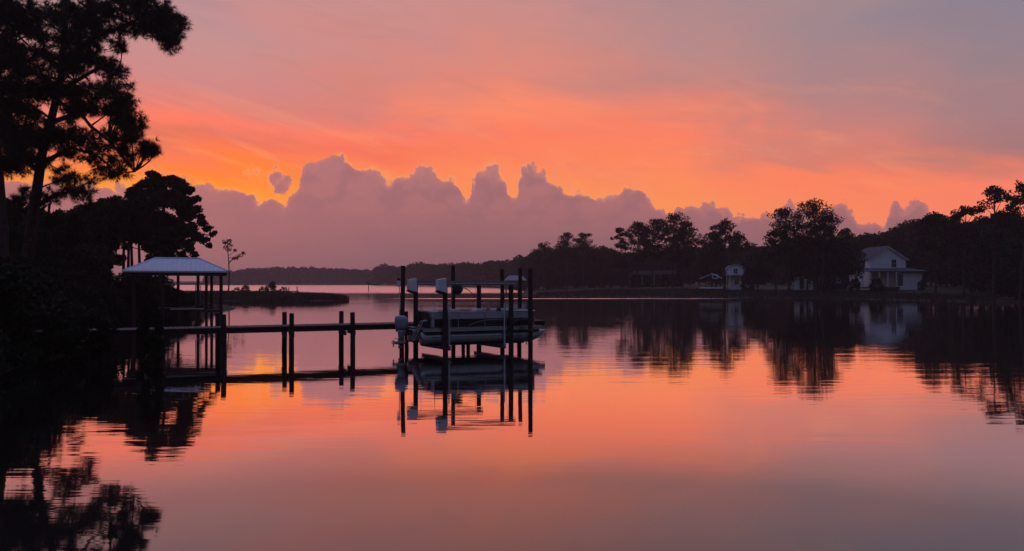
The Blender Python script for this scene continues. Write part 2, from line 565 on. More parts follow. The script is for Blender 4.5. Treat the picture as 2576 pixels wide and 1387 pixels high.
def water_material():
    m = bpy.data.materials.new('lake_water')
    m.use_nodes = True
    t = m.node_tree
    for n in list(t.nodes):
        t.nodes.remove(n)
    N = Net(t)
    o = t.nodes.new('ShaderNodeOutputMaterial')
    mixs = t.nodes.new('ShaderNodeMixShader')
    dif = t.nodes.new('ShaderNodeBsdfDiffuse')
    dif.inputs[0].default_value = (0.016, 0.014, 0.012, 1)
    gl = t.nodes.new('ShaderNodeBsdfGlossy')
    gl.inputs[0].default_value = (1.0, 0.955, 0.96, 1)
    lw = t.nodes.new('ShaderNodeLayerWeight')
    lw.inputs[0].default_value = 0.5
    f = N.ramp(lw.outputs['Facing'], [(0.0, (.03,) * 3 + (1,)), (0.55, (.24,) * 3 + (1,)), (0.66, (.32,) * 3 + (1,)), (0.745, (.46,) * 3 + (1,)),
                                      (0.80, (.77,) * 3 + (1,)), (0.85, (.93,) * 3 + (1,)), (0.95, (.97,) * 3 + (1,))])
    t.links.new(f, mixs.inputs[0])
    t.links.new(dif.outputs[0], mixs.inputs[1])
    t.links.new(gl.outputs[0], mixs.inputs[2])
    t.links.new(mixs.outputs[0], o.inputs[0])
    co = t.nodes.new('ShaderNodeTexCoord')
    sp = t.nodes.new('ShaderNodeSeparateXYZ')
    t.links.new(co.outputs['Object'], sp.inputs[0])
    X, Y, Z = sp.outputs
    # ripples: long low crests lying across the view, finer ones on top
    w1 = N.noise(N.vec(N.m('MULTIPLY', X, 0.16), N.m('MULTIPLY', Y, 0.85)), 1.0, 2.0, 0.5, 0.5)
    w2 = N.noise(N.vec(N.m('MULTIPLY', X, 0.55), N.m('MULTIPLY', Y, 2.6), 4.0), 1.0, 2.0, 0.55, 0.4)
    w3 = N.noise(N.vec(N.m('MULTIPLY', X, 0.7), N.m('MULTIPLY', Y, 7.0), 8.0), 1.0, 2.0, 0.5)
    calm = N.linmap(N.noise(N.vec(N.m('MULTIPLY', X, 0.03), N.m('MULTIPLY', Y, 0.07), 2.0), 1.0, 2.0, 0.5), 0.36, 0.64, 0.40, 1.5)
    # close to the viewer's bank the water lies almost still
    calm = N.m('MULTIPLY', calm, N.linmap(Y, 7.0, 22.0, 0.55, 1.0))
    ht = N.m('ADD', N.m('MULTIPLY', w1, 0.0065), N.m('ADD', N.m('MULTIPLY', w2, 0.0021), N.m('MULTIPLY', w3, 0.0012)))
    ht = N.m('MULTIPLY', ht, calm)
    # wind-ruffled water: the open reach far out and one thin cat's-paw before the opposite shore
    far = N.smooth(N.m('ADD', Y, N.m('MULTIPLY', N.noise(N.vec(N.m('MULTIPLY', X, 0.02), 0.0), 1.0), 30.0)), 195.0, 250.0)
    wob = N.m('ADD', Y, N.m('MULTIPLY', N.m('SUBTRACT', N.noise(N.vec(N.m('MULTIPLY', X, 0.08), 0.0, 3.0), 1.0, 3.0), 0.5), 3.0))
    strip = N.m('MULTIPLY', N.smooth(wob, 131.0, 132.5), N.smooth(wob, 137.5, 136.0))
    strip = N.m('MULTIPLY', strip, N.m('MULTIPLY', N.smooth(X, -24.0, -14.0), N.smooth(X, 46.0, 34.0)))
    ruf = N.m('MAXIMUM', far, strip)
    r1 = N.noise(N.vec(N.m('MULTIPLY', X, 1.2), N.m('MULTIPLY', Y, 2.4), 12.0), 1.0, 3.0, 0.6)
    ht = N.m('ADD', ht, N.m('MULTIPLY', N.m('MULTIPLY', r1, 0.17), ruf))
    bn = t.nodes.new('ShaderNodeBump')
    bn.inputs['Strength'].default_value = 1.0
    bn.inputs['Distance'].default_value = 1.0
    t.links.new(ht, bn.inputs['Height'])
    t.links.new(bn.outputs[0], gl.inputs['Normal'])
    rgh = N.m('ADD', 0.025, N.m('MULTIPLY', ruf, 0.20))
    t.links.new(rgh, gl.inputs['Roughness'])
    return m


water_mat = water_material()

# ------------------------------------------------------------------ water, bed, land
XW0, XW1, YW0, YW1 = -880.0, 880.0, -45.0, 1650.0
b = MB()
b.add([(XW0, YW0, -2.2), (XW1, YW0, -2.2), (XW1, YW1, -2.2), (XW0, YW1, -2.2)], [(0, 1, 2, 3)])
tag(b.build('ground', bedmat), kind='structure')
b = MB()
xs = np.linspace(XW0, XW1, 3)
b.add([(XW0, YW0, 0), (XW1, YW0, 0), (XW1, YW1, 0), (XW0, YW1, 0)], [(0, 1, 2, 3)])
tag(b.build('water', water_mat), kind='structure')


def poly_signed(P, poly):
    """signed distance (+ inside) of points P (n,2) to a polygon"""
    poly = np.asarray(poly, float)
    n = len(poly)
    dist = np.full(len(P), 1e9)
    inside = np.zeros(len(P), bool)
    for i in range(n):
        a, c = poly[i], poly[(i + 1) % n]
        e = c - a
        w = P - a
        t = np.clip((w @ e) / (e @ e), 0, 1)
        dd = np.linalg.norm(w - t[:, None] * e, axis=1)
        dist = np.minimum(dist, dd)
        cond = (a[1] > P[:, 1]) != (c[1] > P[:, 1])
        with np.errstate(divide='ignore', invalid='ignore'):
            xi = (c[0] - a[0]) * (P[:, 1] - a[1]) / (c[1] - a[1]) + a[0]
        inside ^= cond & (P[:, 0] < xi)
    return np.where(inside, dist, -dist)


def vnoise(x, y, seed=0.0):
    return (np.sin(x * 1.0 + 1.7 * y + seed) * 0.5 + np.sin(2.3 * x - 1.1 * y + seed * 2.1) * 0.3 + np.sin(3.9 * x + 4.3 * y + seed * 0.7) * 0.2)


class Land:
    def __init__(self, poly, slope, top, amp, seed):
        self.poly, self.slope, self.top, self.amp, self.seed = poly, slope, top, amp, seed

    def z(self, P):
        P = np.asarray(P, float).reshape(-1, 2)
        s = poly_signed(P, self.poly) + vnoise(P[:, 0] * 0.35, P[:, 1] * 0.35, self.seed) * 0.8
        h = self.top * (1 - np.exp(-np.maximum(s, 0) * self.slope / self.top))
        h = np.where(s > 0, h + self.amp * vnoise(P[:, 0] * 0.2, P[:, 1] * 0.2, self.seed + 3) * np.minimum(1, s / 5.0), np.maximum(s * 0.35, -2.0))
        return h

    def h(self, x, y):
        return float(self.z([(x, y)])[0])

    def build(self, name, step, mat):
        p = np.asarray(self.poly)
        x0, y0 = p.min(0) - 8
        x1, y1 = p.max(0) + 8
        nx, ny = int((x1 - x0) / step) + 1, int((y1 - y0) / step) + 1
        gx, gy = np.meshgrid(np.linspace(x0, x1, nx), np.linspace(y0, y1, ny))
        P = np.stack([gx.ravel(), gy.ravel()], 1)
        z = self.z(P)
        idx = np.arange(nx * ny).reshape(ny, nx)
        q = np.stack([idx[:-1, :-1].ravel(), idx[:-1, 1:].ravel(), idx[1:, 1:].ravel(), idx[1:, :-1].ravel()], 1)
        keep = (z[q] > -1.5).any(1)
        q = q[keep]
        me = bpy.data.meshes.new(name)
        me.from_pydata(np.column_stack([P, z]).tolist(), [], q.tolist())
        me.materials.append(mat)
        me.polygons.foreach_set('use_smooth', [True] * len(me.polygons))
        return tag(link_mesh(name, me), kind='structure')


left_land = Land([(-15.5, 16), (-16.2, 22), (-17.4, 27), (-19.5, 33), (-23, 42), (-29.5, 52), (-31.5, 59), (-30.5, 65), (-28.5, 71), (-32, 84),
                  (-50, 100), (-80, 112), (-180, 120), (-180, 5), (-40, 4)], 0.45, 1.6, 0.15, 1.0)
left_land.build('bank', 0.8, soil)
spit_land = Land([(-27, 121), (-30, 117.5), (-38, 118.5), (-46, 118), (-60, 117), (-90, 112), (-130, 116), (-130, 150), (-70, 150), (-50, 146), (-38, 133), (-29, 126)],
                 0.25, 0.45, 0.05, 4.0)
spit_land.build('marsh_ground', 1.0, soil)
right_poly = [(4, 149), (16, 146), (31, 143), (46, 138), (58, 132), (66, 118), (71, 104), (84, 88), (110, 80), (300, 80), (300, 420), (40, 460), (-8, 420),
              (-4, 300), (5, 235), (2, 190), (1, 160)]
right_land = Land(right_poly, 0.07, 2.6, 0.12, 7.0)
right_land.build('shore_ground', 2.0, lawn)
mid_land = Land([(-140, 700), (-70, 560), (-22, 420), (-5, 390), (60, 440), (300, 430), (500, 600), (500, 900), (-140, 760)], 0.05, 3.0, 0.2, 9.0)
mid_land.build('woodland_ground', 6.0, lawn)
far_land = Land([(-700, 700), (-420, 770), (-280, 780), (-150, 760), (-60, 800), (300, 860), (700, 900), (700, 1400), (-700, 1400)], 0.05, 4.0, 0.3, 2.0)
far_land.build('hill', 12.0, lawn)
# ------------------------------------------------------------------ dock frame: s along the walkway and the boat, w away from the viewer
ANG = math.radians(23.0)
CU, SU = math.cos(ANG), math.sin(ANG)
OX, OY = -2.75, 30.5


def L(s, w, z=0.0):
    return Vector((OX + CU * s - SU * w, OY + SU * s + CU * w, z))


def s_at(px, w):
    k = (px - CX) / FPX
    return (-OX + SU * w + k * (OY + CU * w)) / (CU - SU * k)


def piling_mesh(name, h, r, depth=2.0, n=12, seed=0):
    R = random.Random(seed)
    m = MB()
    rings = []
    for z, rr in ((-depth, r * 1.05), (0.0, r * 1.04), (h * 0.4, r), (h - 0.03, r * 0.95), (h, r * 0.86)):
        ox, oy = R.uniform(-.006, .006), R.uniform(-.006, .006)
        rings.append([(ox + rr * (1 + R.uniform(-.05, .05)) * math.cos(2 * math.pi * k / n), oy + rr * (1 + R.uniform(-.05, .05)) * math.sin(2 * math.pi * k / n), z) for k in range(n)])
    m.loft(rings)
    return m.mesh(name, piling_mat)


# ---- long wooden walkway
WN, WF = 2.98, 4.22
DECK = 1.16
walk = empty('wooden_walkway', L(-10, WN, 0), ANG)
tag(walk, 'long dark plank walkway on paired pilings running from shore to the boat lift', 'walkway')
s0, s1 = s_at(40, WN), 6.0
pl = MB().box(-0.066, 0.066, WN - 0.06, WF + 0.06, DECK - 0.04, DECK).mesh('plank', plank_mat)
off = -10.0
nplank = int((s1 - s0) / 0.145)
for i in range(nplank):
    o = link_mesh('plank', pl, walk)
    o.location = (s0 + 0.145 * i + 0.07 - off, random.uniform(-.012, .012) - WN, random.uniform(-.003, .003))
    o.rotation_euler = (0, 0, random.uniform(-.004, .004))
for w in (WN + 0.04, (WN + WF) / 2, WF - 0.10):
    MB().box(s0 - off, s1 - off, w - WN, w - WN + 0.06, DECK - 0.25, DECK - 0.045).build('stringer', wood, walk)
pairs = [(563, 548), (733, 715), (887, 858), (1023, 1009), (1177, 1165)]
for i, (pn, pf) in enumerate(pairs + [(398, 382), (240, 225)]):
    sn = s_at(pn, WN - 0.12)
    sf = s_at(pf, WF + 0.12)
    for q, (s, w) in enumerate(((sn, WN - 0.12), (sf, WF + 0.12))):
        hh = 1.70 if i < 5 else 1.12
        r = 0.105 if i < 3 else 0.085
        o = link_mesh('piling', piling_mesh('piling', hh, r, seed=i * 7 + q), walk)
        o.location = (s - off, w - WN, 0)
        o.rotation_euler = (random.uniform(-.012, .012), random.uniform(-.014, .014), random.uniform(0, 6))
    sm = (sn + sf) / 2
    m = MB().box(min(sn, sf) - off - 0.11, min(sn, sf) - off - 0.05, -0.22, WF - WN + 0.22, DECK - 0.44, DECK - 0.255)
    m.build('cross_beam', wood, walk)
    m = MB().box(max(sn, sf) - off + 0.05, max(sn, sf) - off + 0.11, -0.22, WF - WN + 0.22, DECK - 0.44, DECK - 0.255)
    m.build('cross_beam', wood, walk)

# ---- mooring pilings (single)
for i, (px, w, top, r, lab) in enumerate((
        (1010.5, WN - 0.15, 3.72, 0.10, 'tall dark mooring piling behind the outboard motor, carrying a small pale box'),
        (1140.0, WF + 0.16, 3.80, 0.10, 'tall dark piling with a black bundle hung on it, behind the boat lift beams'),
        (1263.5, WN - 0.14, 3.60, 0.10, 'tall dark piling just behind the far end of the front lift beam'),
        (1305.8, WN - 0.13, 3.66, 0.10, 'tall dark piling behind the bow, between the lift and the outermost piling'),
        (1334.0, -0.30, 3.58, 0.10, 'tall dark piling in front of the bow with a rope knotted round it'))):
    o = link_mesh('mooring_piling', piling_mesh('mooring_piling', top, r, seed=90 + i))
    o.location = L(s_at(px, w), w)
    o.rotation_euler = (0, (.018, -.008, .006, -.014, .004)[i], i * 1.1)
    tag(o, lab, 'piling', 'tall mooring pilings round the boat lift')

# pale utility box on the stern piling
p = L(s_at(1002.5, WN - 0.30), WN - 0.30)
ub = empty('utility_box', p, ANG)
tag(ub, 'small pale utility box with conduit fixed to the piling behind the outboard', 'utility box')
MB().bevbox(-0.07, 0.07, -0.05, 0.06, 2.80, 3.06, 0.015).build('case', white_plastic, ub)
MB().bevbox(-0.05, 0.06, -0.06, 0.05, 3.062, 3.17, 0.015).build('lid', dark_rubber, ub)
MB().tube([(0.03, 0, 2.81), (0.03, 0, 2.5), (0.05, 0.02, 1.3)], 0.018, 6).build('conduit', pvc, ub)

# black bundle with a curved line on the piling behind the lift
p = L(s_at(1147, WF - 0.05), WF - 0.05)
hb = empty('hose_reel', p, ANG)
tag(hb, 'black rounded reel hung on a piling, a thin line curving down to the boat', 'reel')
m = MB()
rings = []
for t in np.linspace(0, 1, 9):
    a = math.pi * t
    z = 2.40 + 0.48 * t
    rr = 0.27 * math.sin(a * 0.86 + 0.25) ** 0.7
    rings.append([(0.04 + rr * math.cos(q * math.pi / 6) * 1.0 + 0.08 * t, 0.55 * rr * math.sin(q * math.pi / 6), z) for q in range(12)])
m.loft(rings)
m.build('drum', dark_rubber, hb, True)
MB().box(-0.20, 0.1, -0.03, 0.03, 2.62, 2.70).build('bracket', alu_dull, hb)
m = MB()
path = []
for t in np.linspace(0, 1, 14):
    path.append((0.25 + 0.62 * t - 0.06 * math.sin(t * math.pi), -0.25 - 1.2 * t, 2.72 - 0.92 * t ** 1.6 + 0.05 * math.sin(t * math.pi)))
m.tube(path, [0.022 * (1 - 0.6 * t) for t in np.linspace(0, 1, 14)], 6)
m.build('line', dark_rubber, hb)

# knotted rope on the bow piling
m = MB()
sp_ = s_at(1334, -0.30)
c = L(sp_, -0.30)
for zc in (0.86,):
    m.tube([(c.x + 0.125 * math.cos(a), c.y + 0.125 * math.sin(a), zc + 0.012 * a) for a in np.linspace(0, 4 * math.pi, 40)], 0.022, 6)
for dxy in (0.0, 1.0):
    m.tube([(c.x - 0.14 + 0.05 * math.sin(t * 9 + dxy * math.pi), c.y - 0.12 + 0.02 * dxy, 0.86 - 0.52 * t) for t in np.linspace(0, 1, 24)], 0.022, 6)
tag(m.build('mooring_rope', rope_mat), 'knotted rope hanging low on the piling beside the bow', 'rope')

# ---- boat lift
lift = empty('boat_lift', L(0, 0, 0), ANG)
tag(lift, 'four-post boat lift with pale top beams and two white motor covers', 'boat lift')
sP2, sP5, sP7 = s_at(1045.6, 2.8), s_at(1204.4, 2.8), s_at(1285.0, 0.0)
posts = [(0.0, 0.0), (sP7, 0.0), (sP2, 2.8), (sP5, 2.8)]
for i, (s, w) in enumerate(posts):
    o = link_mesh('piling', piling_mesh('piling', 2.86, 0.108, seed=40 + i), lift)
    o.location = (s, w, 0)
BZ0, BZ1 = 2.875, 3.045
for (sa, sb, w) in ((-0.05, sP7 + 0.20, 0.0), (sP2 - 0.05, sP5 + 0.20, 2.8)):
    m = MB()
    # I-beam: flanges and web
    m.box(sa, sb, w - 0.075, w + 0.075, BZ0, BZ0 + 0.018)
    m.box(sa, sb, w - 0.075, w + 0.075, BZ1 - 0.018, BZ1)
    m.box(sa, sb, w - 0.008, w + 0.008, BZ0 + 0.018, BZ1 - 0.018)
    m.build('top_beam', alu, lift)
    MB().tube([(sa + 0.1, w - 0.13, 2.93), (sb - 0.05, w - 0.13, 2.93)], 0.032, 8).build('drive_pipe', alu_dull, lift)
    # motor cover: slanted white box at the stern end
    m = MB()
    x0 = sa - 0.13
    sec = [(x0 - 0.18, 3.10), (x0 + 0.16, 3.16), (x0 + 0.20, 2.55), (x0 - 0.20, 2.68)]
    m.poly([(a, w - 0.20, z) for a, z in sec], (0, 0.34, 0))
    m.build('motor_cover', white_plastic, lift)
    MB().poly([(x0 - 0.20, w - 0.14, 2.665), (x0 - 0.27, w - 0.14, 2.60), (x0 + 0.13, w - 0.14, 2.45), (x0 + 0.17, w - 0.14, 2.54)], (0, 0.2, 0)).build('motor', dark_rubber, lift)
for s in (0.25, sP7 - 0.22):
    m = MB()
    sk = -0.45 * 1.0
    for (za, zb, hw) in ((0.16, 0.18, 0.06), (0.18, 0.32, 0.008), (0.32, 0.34, 0.06)):
        m.poly([(s - hw, 0.06, za), (s + hw, 0.06, za), (s + hw + sk, 2.76, za), (s - hw + sk, 2.76, za)], (0, 0, zb - za))
    m.build('cradle_beam', alu_dull, lift)
for w in (0.50, 2.30):
    MB().box(-0.75, 3.75, w - 0.07, w + 0.07, 0.345, 0.385).build('bunk_board', wood, lift)
for (s, w) in ((0.20, 0.13), (sP7 - 0.25, 0.13)):
    MB().tube([(s, w, 0.26), (s, w, 2.10)], 0.030, 8).build('guide_pole', pvc, lift)
for (s, w) in ((0.25, -0.13), (sP7 - 0.22, -0.13), (sP2 + 0.2, 2.67), (sP5 - 0.2, 2.67)):
    wl = 0.10 if w < 1 else 2.7
    MB().tube([(s, w, 2.92), (s, wl, 0.33)], 0.008, 5).build('cable', steel, lift)

# ---- pontoon boat
BZ = 0.385
bo = L(-0.92, 1.40, BZ)
boat = empty('pontoon_boat', bo, ANG)
tag(boat, 'pontoon boat with pale rails and black side panels raised on the boat lift', 'boat')
BL = 5.7


def pontoon(y):
    m = MB()
    prof = [(-0.02, .22, 0.27), (0.0, .268, 0.27), (1.2, .27, .27), (4.75, .27, .27), (5.05, .25, .29), (5.30, .205, .335), (5.50, .145, .395), (5.63, .085, .455), (5.70, .03, .50)]
    n = 18
    m.loft([[(x, y + r * math.cos(2 * math.pi * k / n), zc + r * math.sin(2 * math.pi * k / n)) for k in range(n)] for x, r, zc in prof])
    o = m.build('pontoon', alu, boat, True)
    MB().box(0.1, 4.9, y - 0.012, y + 0.012, -0.003 + 0.0, 0.02).build('keel', alu_dull, o)
    for x in (0.5, 1.9, 3.3, 4.6):
        MB().tube([(x + 0.0001 * k, y + 0.2745 * math.cos(a), .27 + 0.2745 * math.sin(a)) for k, a in enumerate(np.linspace(-math.pi, math.pi, 22))], 0.006, 4, False).build('weld_seam', alu_dull, o)
    # spray fin along the outside
    MB().poly([(0.4, y - 0.262 if y < 0 else y + 0.262, .34), (4.9, y - 0.262 if y < 0 else y + 0.262, .34), (4.9, y - 0.31 if y < 0 else y + 0.31, .33), (0.4, y - 0.31 if y < 0 else y + 0.31, .33)], (0, 0, 0.008)).build('spray_fin', alu_dull, o)


pontoon(-0.92)
pontoon(0.92)
MB().box(0.05, 5.30, -1.18, 1.18, 0.555, 0.615).build('cross_frame', alu_dull, boat)
MB().bevbox(0.0, 5.38, -1.23, 1.23, 0.618, 0.665, 0.012).build('deck', navy, boat)
MB().box(0.0, 5.38, -1.262, -1.233, 0.56, 0.700).build('deck_trim', alu, boat)
MB().box(0.0, 5.38, 1.233, 1.262, 0.56, 0.700).build('deck_trim', alu, boat)
MB().box(5.383, 5.41, -1.262, 1.262, 0.56, 0.700).build('deck_trim', alu, boat)
# fence: lower black panels, upper pale panels, rails; the line runs round the deck with rounded bow corners
def fence_run():
    pts = [(0.50, -1.18)]
    pts += [(4.85, -1.18)]
    for a in np.linspace(-90, 0, 7)[1:]:
        pts.append((4.85 + 0.35 * math.cos(math.radians(a)), -0.83 + 0.35 * math.sin(math.radians(a))))
    pts.append((5.20, 0.83))
    for a in np.linspace(0, 90, 7)[1:]:
        pts.append((4.85 + 0.35 * math.cos(math.radians(a)), 0.83 + 0.35 * math.sin(math.radians(a))))
    pts.append((0.50, 1.18))
    return pts


def wall_strip(pts, z0, z1, th=0.02):
    m = MB()
    for (ax, ay), (bx, by) in zip(pts[:-1], pts[1:]):
        e = Vector((bx - ax, by - ay, 0))
        n = Vector((-e.y, e.x, 0)).normalized() * th
        m.poly([(ax, ay, z0), (bx, by, z0), (bx, by, z1), (ax, ay, z1)], n)
    return m


run = fence_run()
cuts_near = [0.50, 1.55, 2.75, 3.85, 4.85]
for sgn in (-1, 1):
    for a, c in zip(cuts_near[:-1], cuts_near[1:]):
        y = sgn * 1.18
        seg = [(a + 0.012, y), (c - 0.012, y)] if sgn < 0 else [(c - 0.012, y), (a + 0.012, y)]
        wall_strip(seg, 0.72, 1.075).build('side_panel', black_panel, boat)
        wall_strip(seg, 1.085, 1.335).build('upper_panel', vinyl, boat)
corner1 = run[1:8]
corner2 = run[8:15]
for cpts in (corner1, [run[7], run[8]], corner2):
    wall_strip(cpts, 0.72, 1.335).build('bow_panel', black_panel, boat)
wall_strip([(0.50, 1.17), (0.50, -0.35)], 0.72, 1.335).build('stern_panel', black_panel, boat)
for z, r, mt in ((1.362, 0.022, alu), (1.080, 0.010, alu_dull), (0.712, 0.012, alu)):
    MB().tube([(x, y, z) for x, y in run], r, 6).build('rail', mt, boat)
for sgn in (-1, 1):
    for x in cuts_near:
        MB().box(x - 0.011, x + 0.011, sgn * 1.205 - 0.008, sgn * 1.205 + 0.008, 0.702, 1.35).build('fence_post', alu_dull, boat)
# curved stripe on the black panels, near side
for xa, xb in ((2.0, 3.80), (3.95, 4.85)):
    n = 22
    up, dn = [], []
    for t in np.linspace(0, 1, n):
        x = xa + (xb - xa) * t
        z = 0.76 + 0.27 * (1 - math.exp(-4.5 * t))
        up.append((x, -1.186, z + 0.016))
        dn.append((x, -1.186, z - 0.012))
    MB().loft([[a, b_, (b_[0], b_[1] + 0.005, b_[2]), (a[0], a[1] + 0.005, a[2])] for a, b_ in zip(up, dn)]).build('stripe', alu, boat)
# seats, console, wheel
def seat(x0, x1, y0, y1, back, mat=vinyl):
    o = MB().bevbox(x0, x1, y0, y1, 0.668, 1.04, 0.04).build('seat', mat, boat)
    if back == 'x0':
        MB().bevbox(x0, x0 + 0.2, y0, y1, 1.045, 1.41, 0.05).build('backrest', mat, o)
    elif back == 'near':
        MB().bevbox(x0, x1, y0, y0 + 0.2, 1.045, 1.405, 0.05).build('backrest', mat, o)
    else:
        MB().bevbox(x0, x1, y1 - 0.2, y1, 1.045, 1.405, 0.05).build('backrest', mat, o)


seat(0.62, 1.25, -0.9, 1.0, 'x0')
seat(1.30, 2.30, 0.45, 1.12, 'far')
seat(3.85, 4.80, -1.12, -0.5, 'near')
seat(3.85, 4.80, 0.5, 1.12, 'far')
m = MB()
m.loft([[(2.32, -1.10, .67), (2.92, -1.10, .67), (2.92, -0.45, .67), (2.32, -0.45, .67)], [(2.32, -1.10, 1.20), (2.86, -1.10, 1.20), (2.86, -0.45, 1.20), (2.32, -0.45, 1.20)],
        [(2.40, -1.06, 1.42), (2.76, -1.06, 1.42), (2.76, -0.49, 1.42), (2.40, -0.49, 1.42)], [(2.46, -1.02, 1.48), (2.70, -1.02, 1.48), (2.70, -0.52, 1.48), (2.46, -0.52, 1.48)]])
cons = m.build('helm_console', vinyl, boat)
MB().tube([(3.05, -0.78 + 0.17 * math.cos(a), 1.33 + 0.15 * math.sin(a)) for a in np.linspace(0, 2 * math.pi, 20)], 0.016, 6, False).build('steering_wheel', dark_rubber, boat)
hs = MB().bevbox(3.22, 3.62, -0.98, -0.52, 1.02, 1.16, 0.05).build('helm_seat', dark_rubber, boat)
MB().tube([(3.42, -0.75, 0.665), (3.42, -0.75, 1.02)], 0.05, 8).build('pedestal', alu_dull, hs)
MB().bevbox(3.50, 3.62, -0.95, -0.55, 1.16, 1.50, 0.05).build('backrest', dark_rubber, hs)
MB().tube([(0.58, -1.02, 1.30), (0.58, -1.02, 1.86)], 0.012, 6).build('stern_light', pvc, boat)
# stern ladder
m = MB()
for y in (-0.95, -0.62):
    m.tube([(0.30, y, 1.02), (0.10, y, 0.98), (-0.28, y, 0.20)], 0.022, 6)
for t in (0.25, 0.5, 0.75, 0.97):
    x, z = 0.10 - 0.38 * t, 0.98 - 0.78 * t
    m.tube([(x, -0.95, z), (x, -0.62, z)], 0.018, 6)
m.build('boarding_ladder', alu, boat)
# ---- outboard motor
eng = empty('outboard_motor', L(-0.92 - 0.42, 1.40, BZ), ANG)
eng.parent = boat
eng.location = (-0.45, 0, 0.0)
eng.rotation_euler = (0, 0, 0)
tag(eng, 'grey outboard motor hanging on the stern of the pontoon boat')


def oval(cx, cy, rx, ry, z, n=16, p=2.6):
    o = []
    for k in range(n):
        a = 2 * math.pi * k / n
        c, s = math.cos(a), math.sin(a)
        o.append((cx + rx * math.copysign(abs(c) ** (2 / p), c), cy + ry * math.copysign(abs(s) ** (2 / p), s), z))
    return o


m = MB()
m.loft([oval(-.10, 0, .20, .15, .62), oval(-.11, 0, .27, .19, .70), oval(-.11, 0, .29, .205, .86), oval(-.12, 0, .285, .20, 1.02), oval(-.14, 0, .25, .185, 1.13), oval(-.17, 0, .17, .13, 1.195), oval(-.18, 0, .06, .05, 1.21)])
m.build('cowling', engine_grey, eng, True)
m = MB()
m.loft([oval(-.14, 0, .10, .055, .20, p=2), oval(-.13, 0, .13, .07, .32, p=2), oval(-.11, 0, .16, .10, .45), oval(-.10, 0, .19, .14, .615)])
m.build('midsection', engine_grey, eng, True)
MB().bevbox(-.40, .02, -.11, .11, 0.22, .238, 0.004).build('cavitation_plate', engine_grey, eng)
m = MB()
m.loft([[(x, r * math.cos(2 * math.pi * k / 12), +.06 + r * math.sin(2 * math.pi * k / 12)) for k in range(12)] for x, r in ((-.40, .055), (-.30, .07), (-.10, .075), (.04, .06), (.12, .02))])
m.poly([(-.24, -.012, +.01), (-.02, -.012, -.22), (-.16, -.012, -.17), (-.26, -.012, -.17)], (0, .024, 0))
m.poly([(-.26, -.04, .07), (.0, -.04, .07), (.0, -.04, .22), (-.26, -.04, .22)], (0, .08, 0))
m.build('gearcase', engine_grey, eng, True)
m = MB()
for k in range(3):
    a0 = 2 * math.pi * k / 3 + 0.5
    ring1, ring2 = [], []
    pts_ = []
    for t in np.linspace(0, 1, 6):
        r = 0.05 + 0.12 * t
        wd = 0.55 * math.sin(math.pi * (0.25 + 0.65 * t))
        ring1.append((-.46 - 0.04, r * math.cos(a0 - wd), +.06 + r * math.sin(a0 - wd)))
        ring2.append((-.46 + 0.04, r * math.cos(a0 + wd), +.06 + r * math.sin(a0 + wd)))
    m.loft([[p_, q_, (q_[0] + .006, q_[1], q_[2]), (p_[0] + .006, p_[1], p_[2])] for p_, q_ in zip(ring1, ring2)])
m.tube([(-.40, 0, .06), (-.53, 0, .06)], [.05, .035], 10)
m.build('propeller', steel, eng)
m = MB()
m.box(.08, .40, -.10, -.06, .38, .60).box(.08, .40, .06, .10, .38, .60).box(.20, .28, -.06, .06, .42, .56)
m.build('mounting_bracket', dark_rubber, eng)
MB().bevbox(.30, .50, -.45, .45, .18, .60, .02).build('transom_pod', alu_dull, eng)

# ---- boathouse
BHX, BHY = -23.60, 52.05
boh = empty('boathouse', (BHX, BHY, 0), ANG)
tag(boh, 'open boathouse with a pale blue-grey hipped metal roof on tall posts', 'boathouse')
HL, DP, RL = 3.38, 5.5, 1.50
ZE, ZR = 3.78, 4.73


def roof_z(y):
    return ZE + (ZR - ZE) * (1 - abs(y - DP / 2) / (DP / 2))


roof = MB().poly([(-HL + .06, .06, ZE - 0.30), (HL - .06, .06, ZE - 0.30), (HL - .06, DP - .06, ZE - 0.30), (-HL + .06, DP - .06, ZE - 0.30)], (0, 0, 0.285)).build('roof', fascia, boh)
pw = 0.30


def slope_panel(a, bq, hipx):
    """one standing-seam sheet of the long slopes between x=a and x=bq, cut by the hips"""
    def topy(x):
        ax = abs(x)
        return DP / 2 if ax <= RL else DP / 2 * (HL - ax) / (HL - RL)
    pts_ = [(a, 0.0), (bq, 0.0), (bq, topy(bq)), (a, topy(a))]
    return pts_


n = int(2 * HL / pw)
for side in (0, 1):
    for i in range(n):
        a = -HL + 2 * HL * i / n
        c = a + 2 * HL / n
        if side == 0:
            P2 = slope_panel(a, c, RL)
        else:
            P2 = [(x, DP - y) for x, y in slope_panel(a, c, RL)]
        g = 0.004
        m = MB()
        up = [(x, y, roof_z(y)) for x, y in P2]
        up[0] = (up[0][0] + g, up[0][1], up[0][2])
        up[3] = (up[3][0] + g, up[3][1], up[3][2])
        if side:
            up = up[::-1]
        # drop the corner that has collapsed at the very hip foot
        q = []
        for p_ in up:
            if not q or (Vector(p_) - Vector(q[-1])).length > 1e-4:
                q.append(p_)
        if len(q) > 3 and (Vector(q[0]) - Vector(q[-1])).length < 1e-4:
            q = q[:-1]
        m.poly(q, (0, 0, 0.012))
        # raised seam along the sheet's edge
        ya, yb = P2[0][1], P2[3][1]
        if abs(yb - ya) > 0.05:
            za, zb = roof_z(ya), roof_z(yb)
            m.poly([(a + 0.005, ya, za + .013), (a + 0.026, ya, za + .013), (a + 0.026, yb, zb + .013), (a + 0.005, yb, zb + .013)], (0, 0, 0.014))
        m.build('roof_panel', metal_roof, roof)
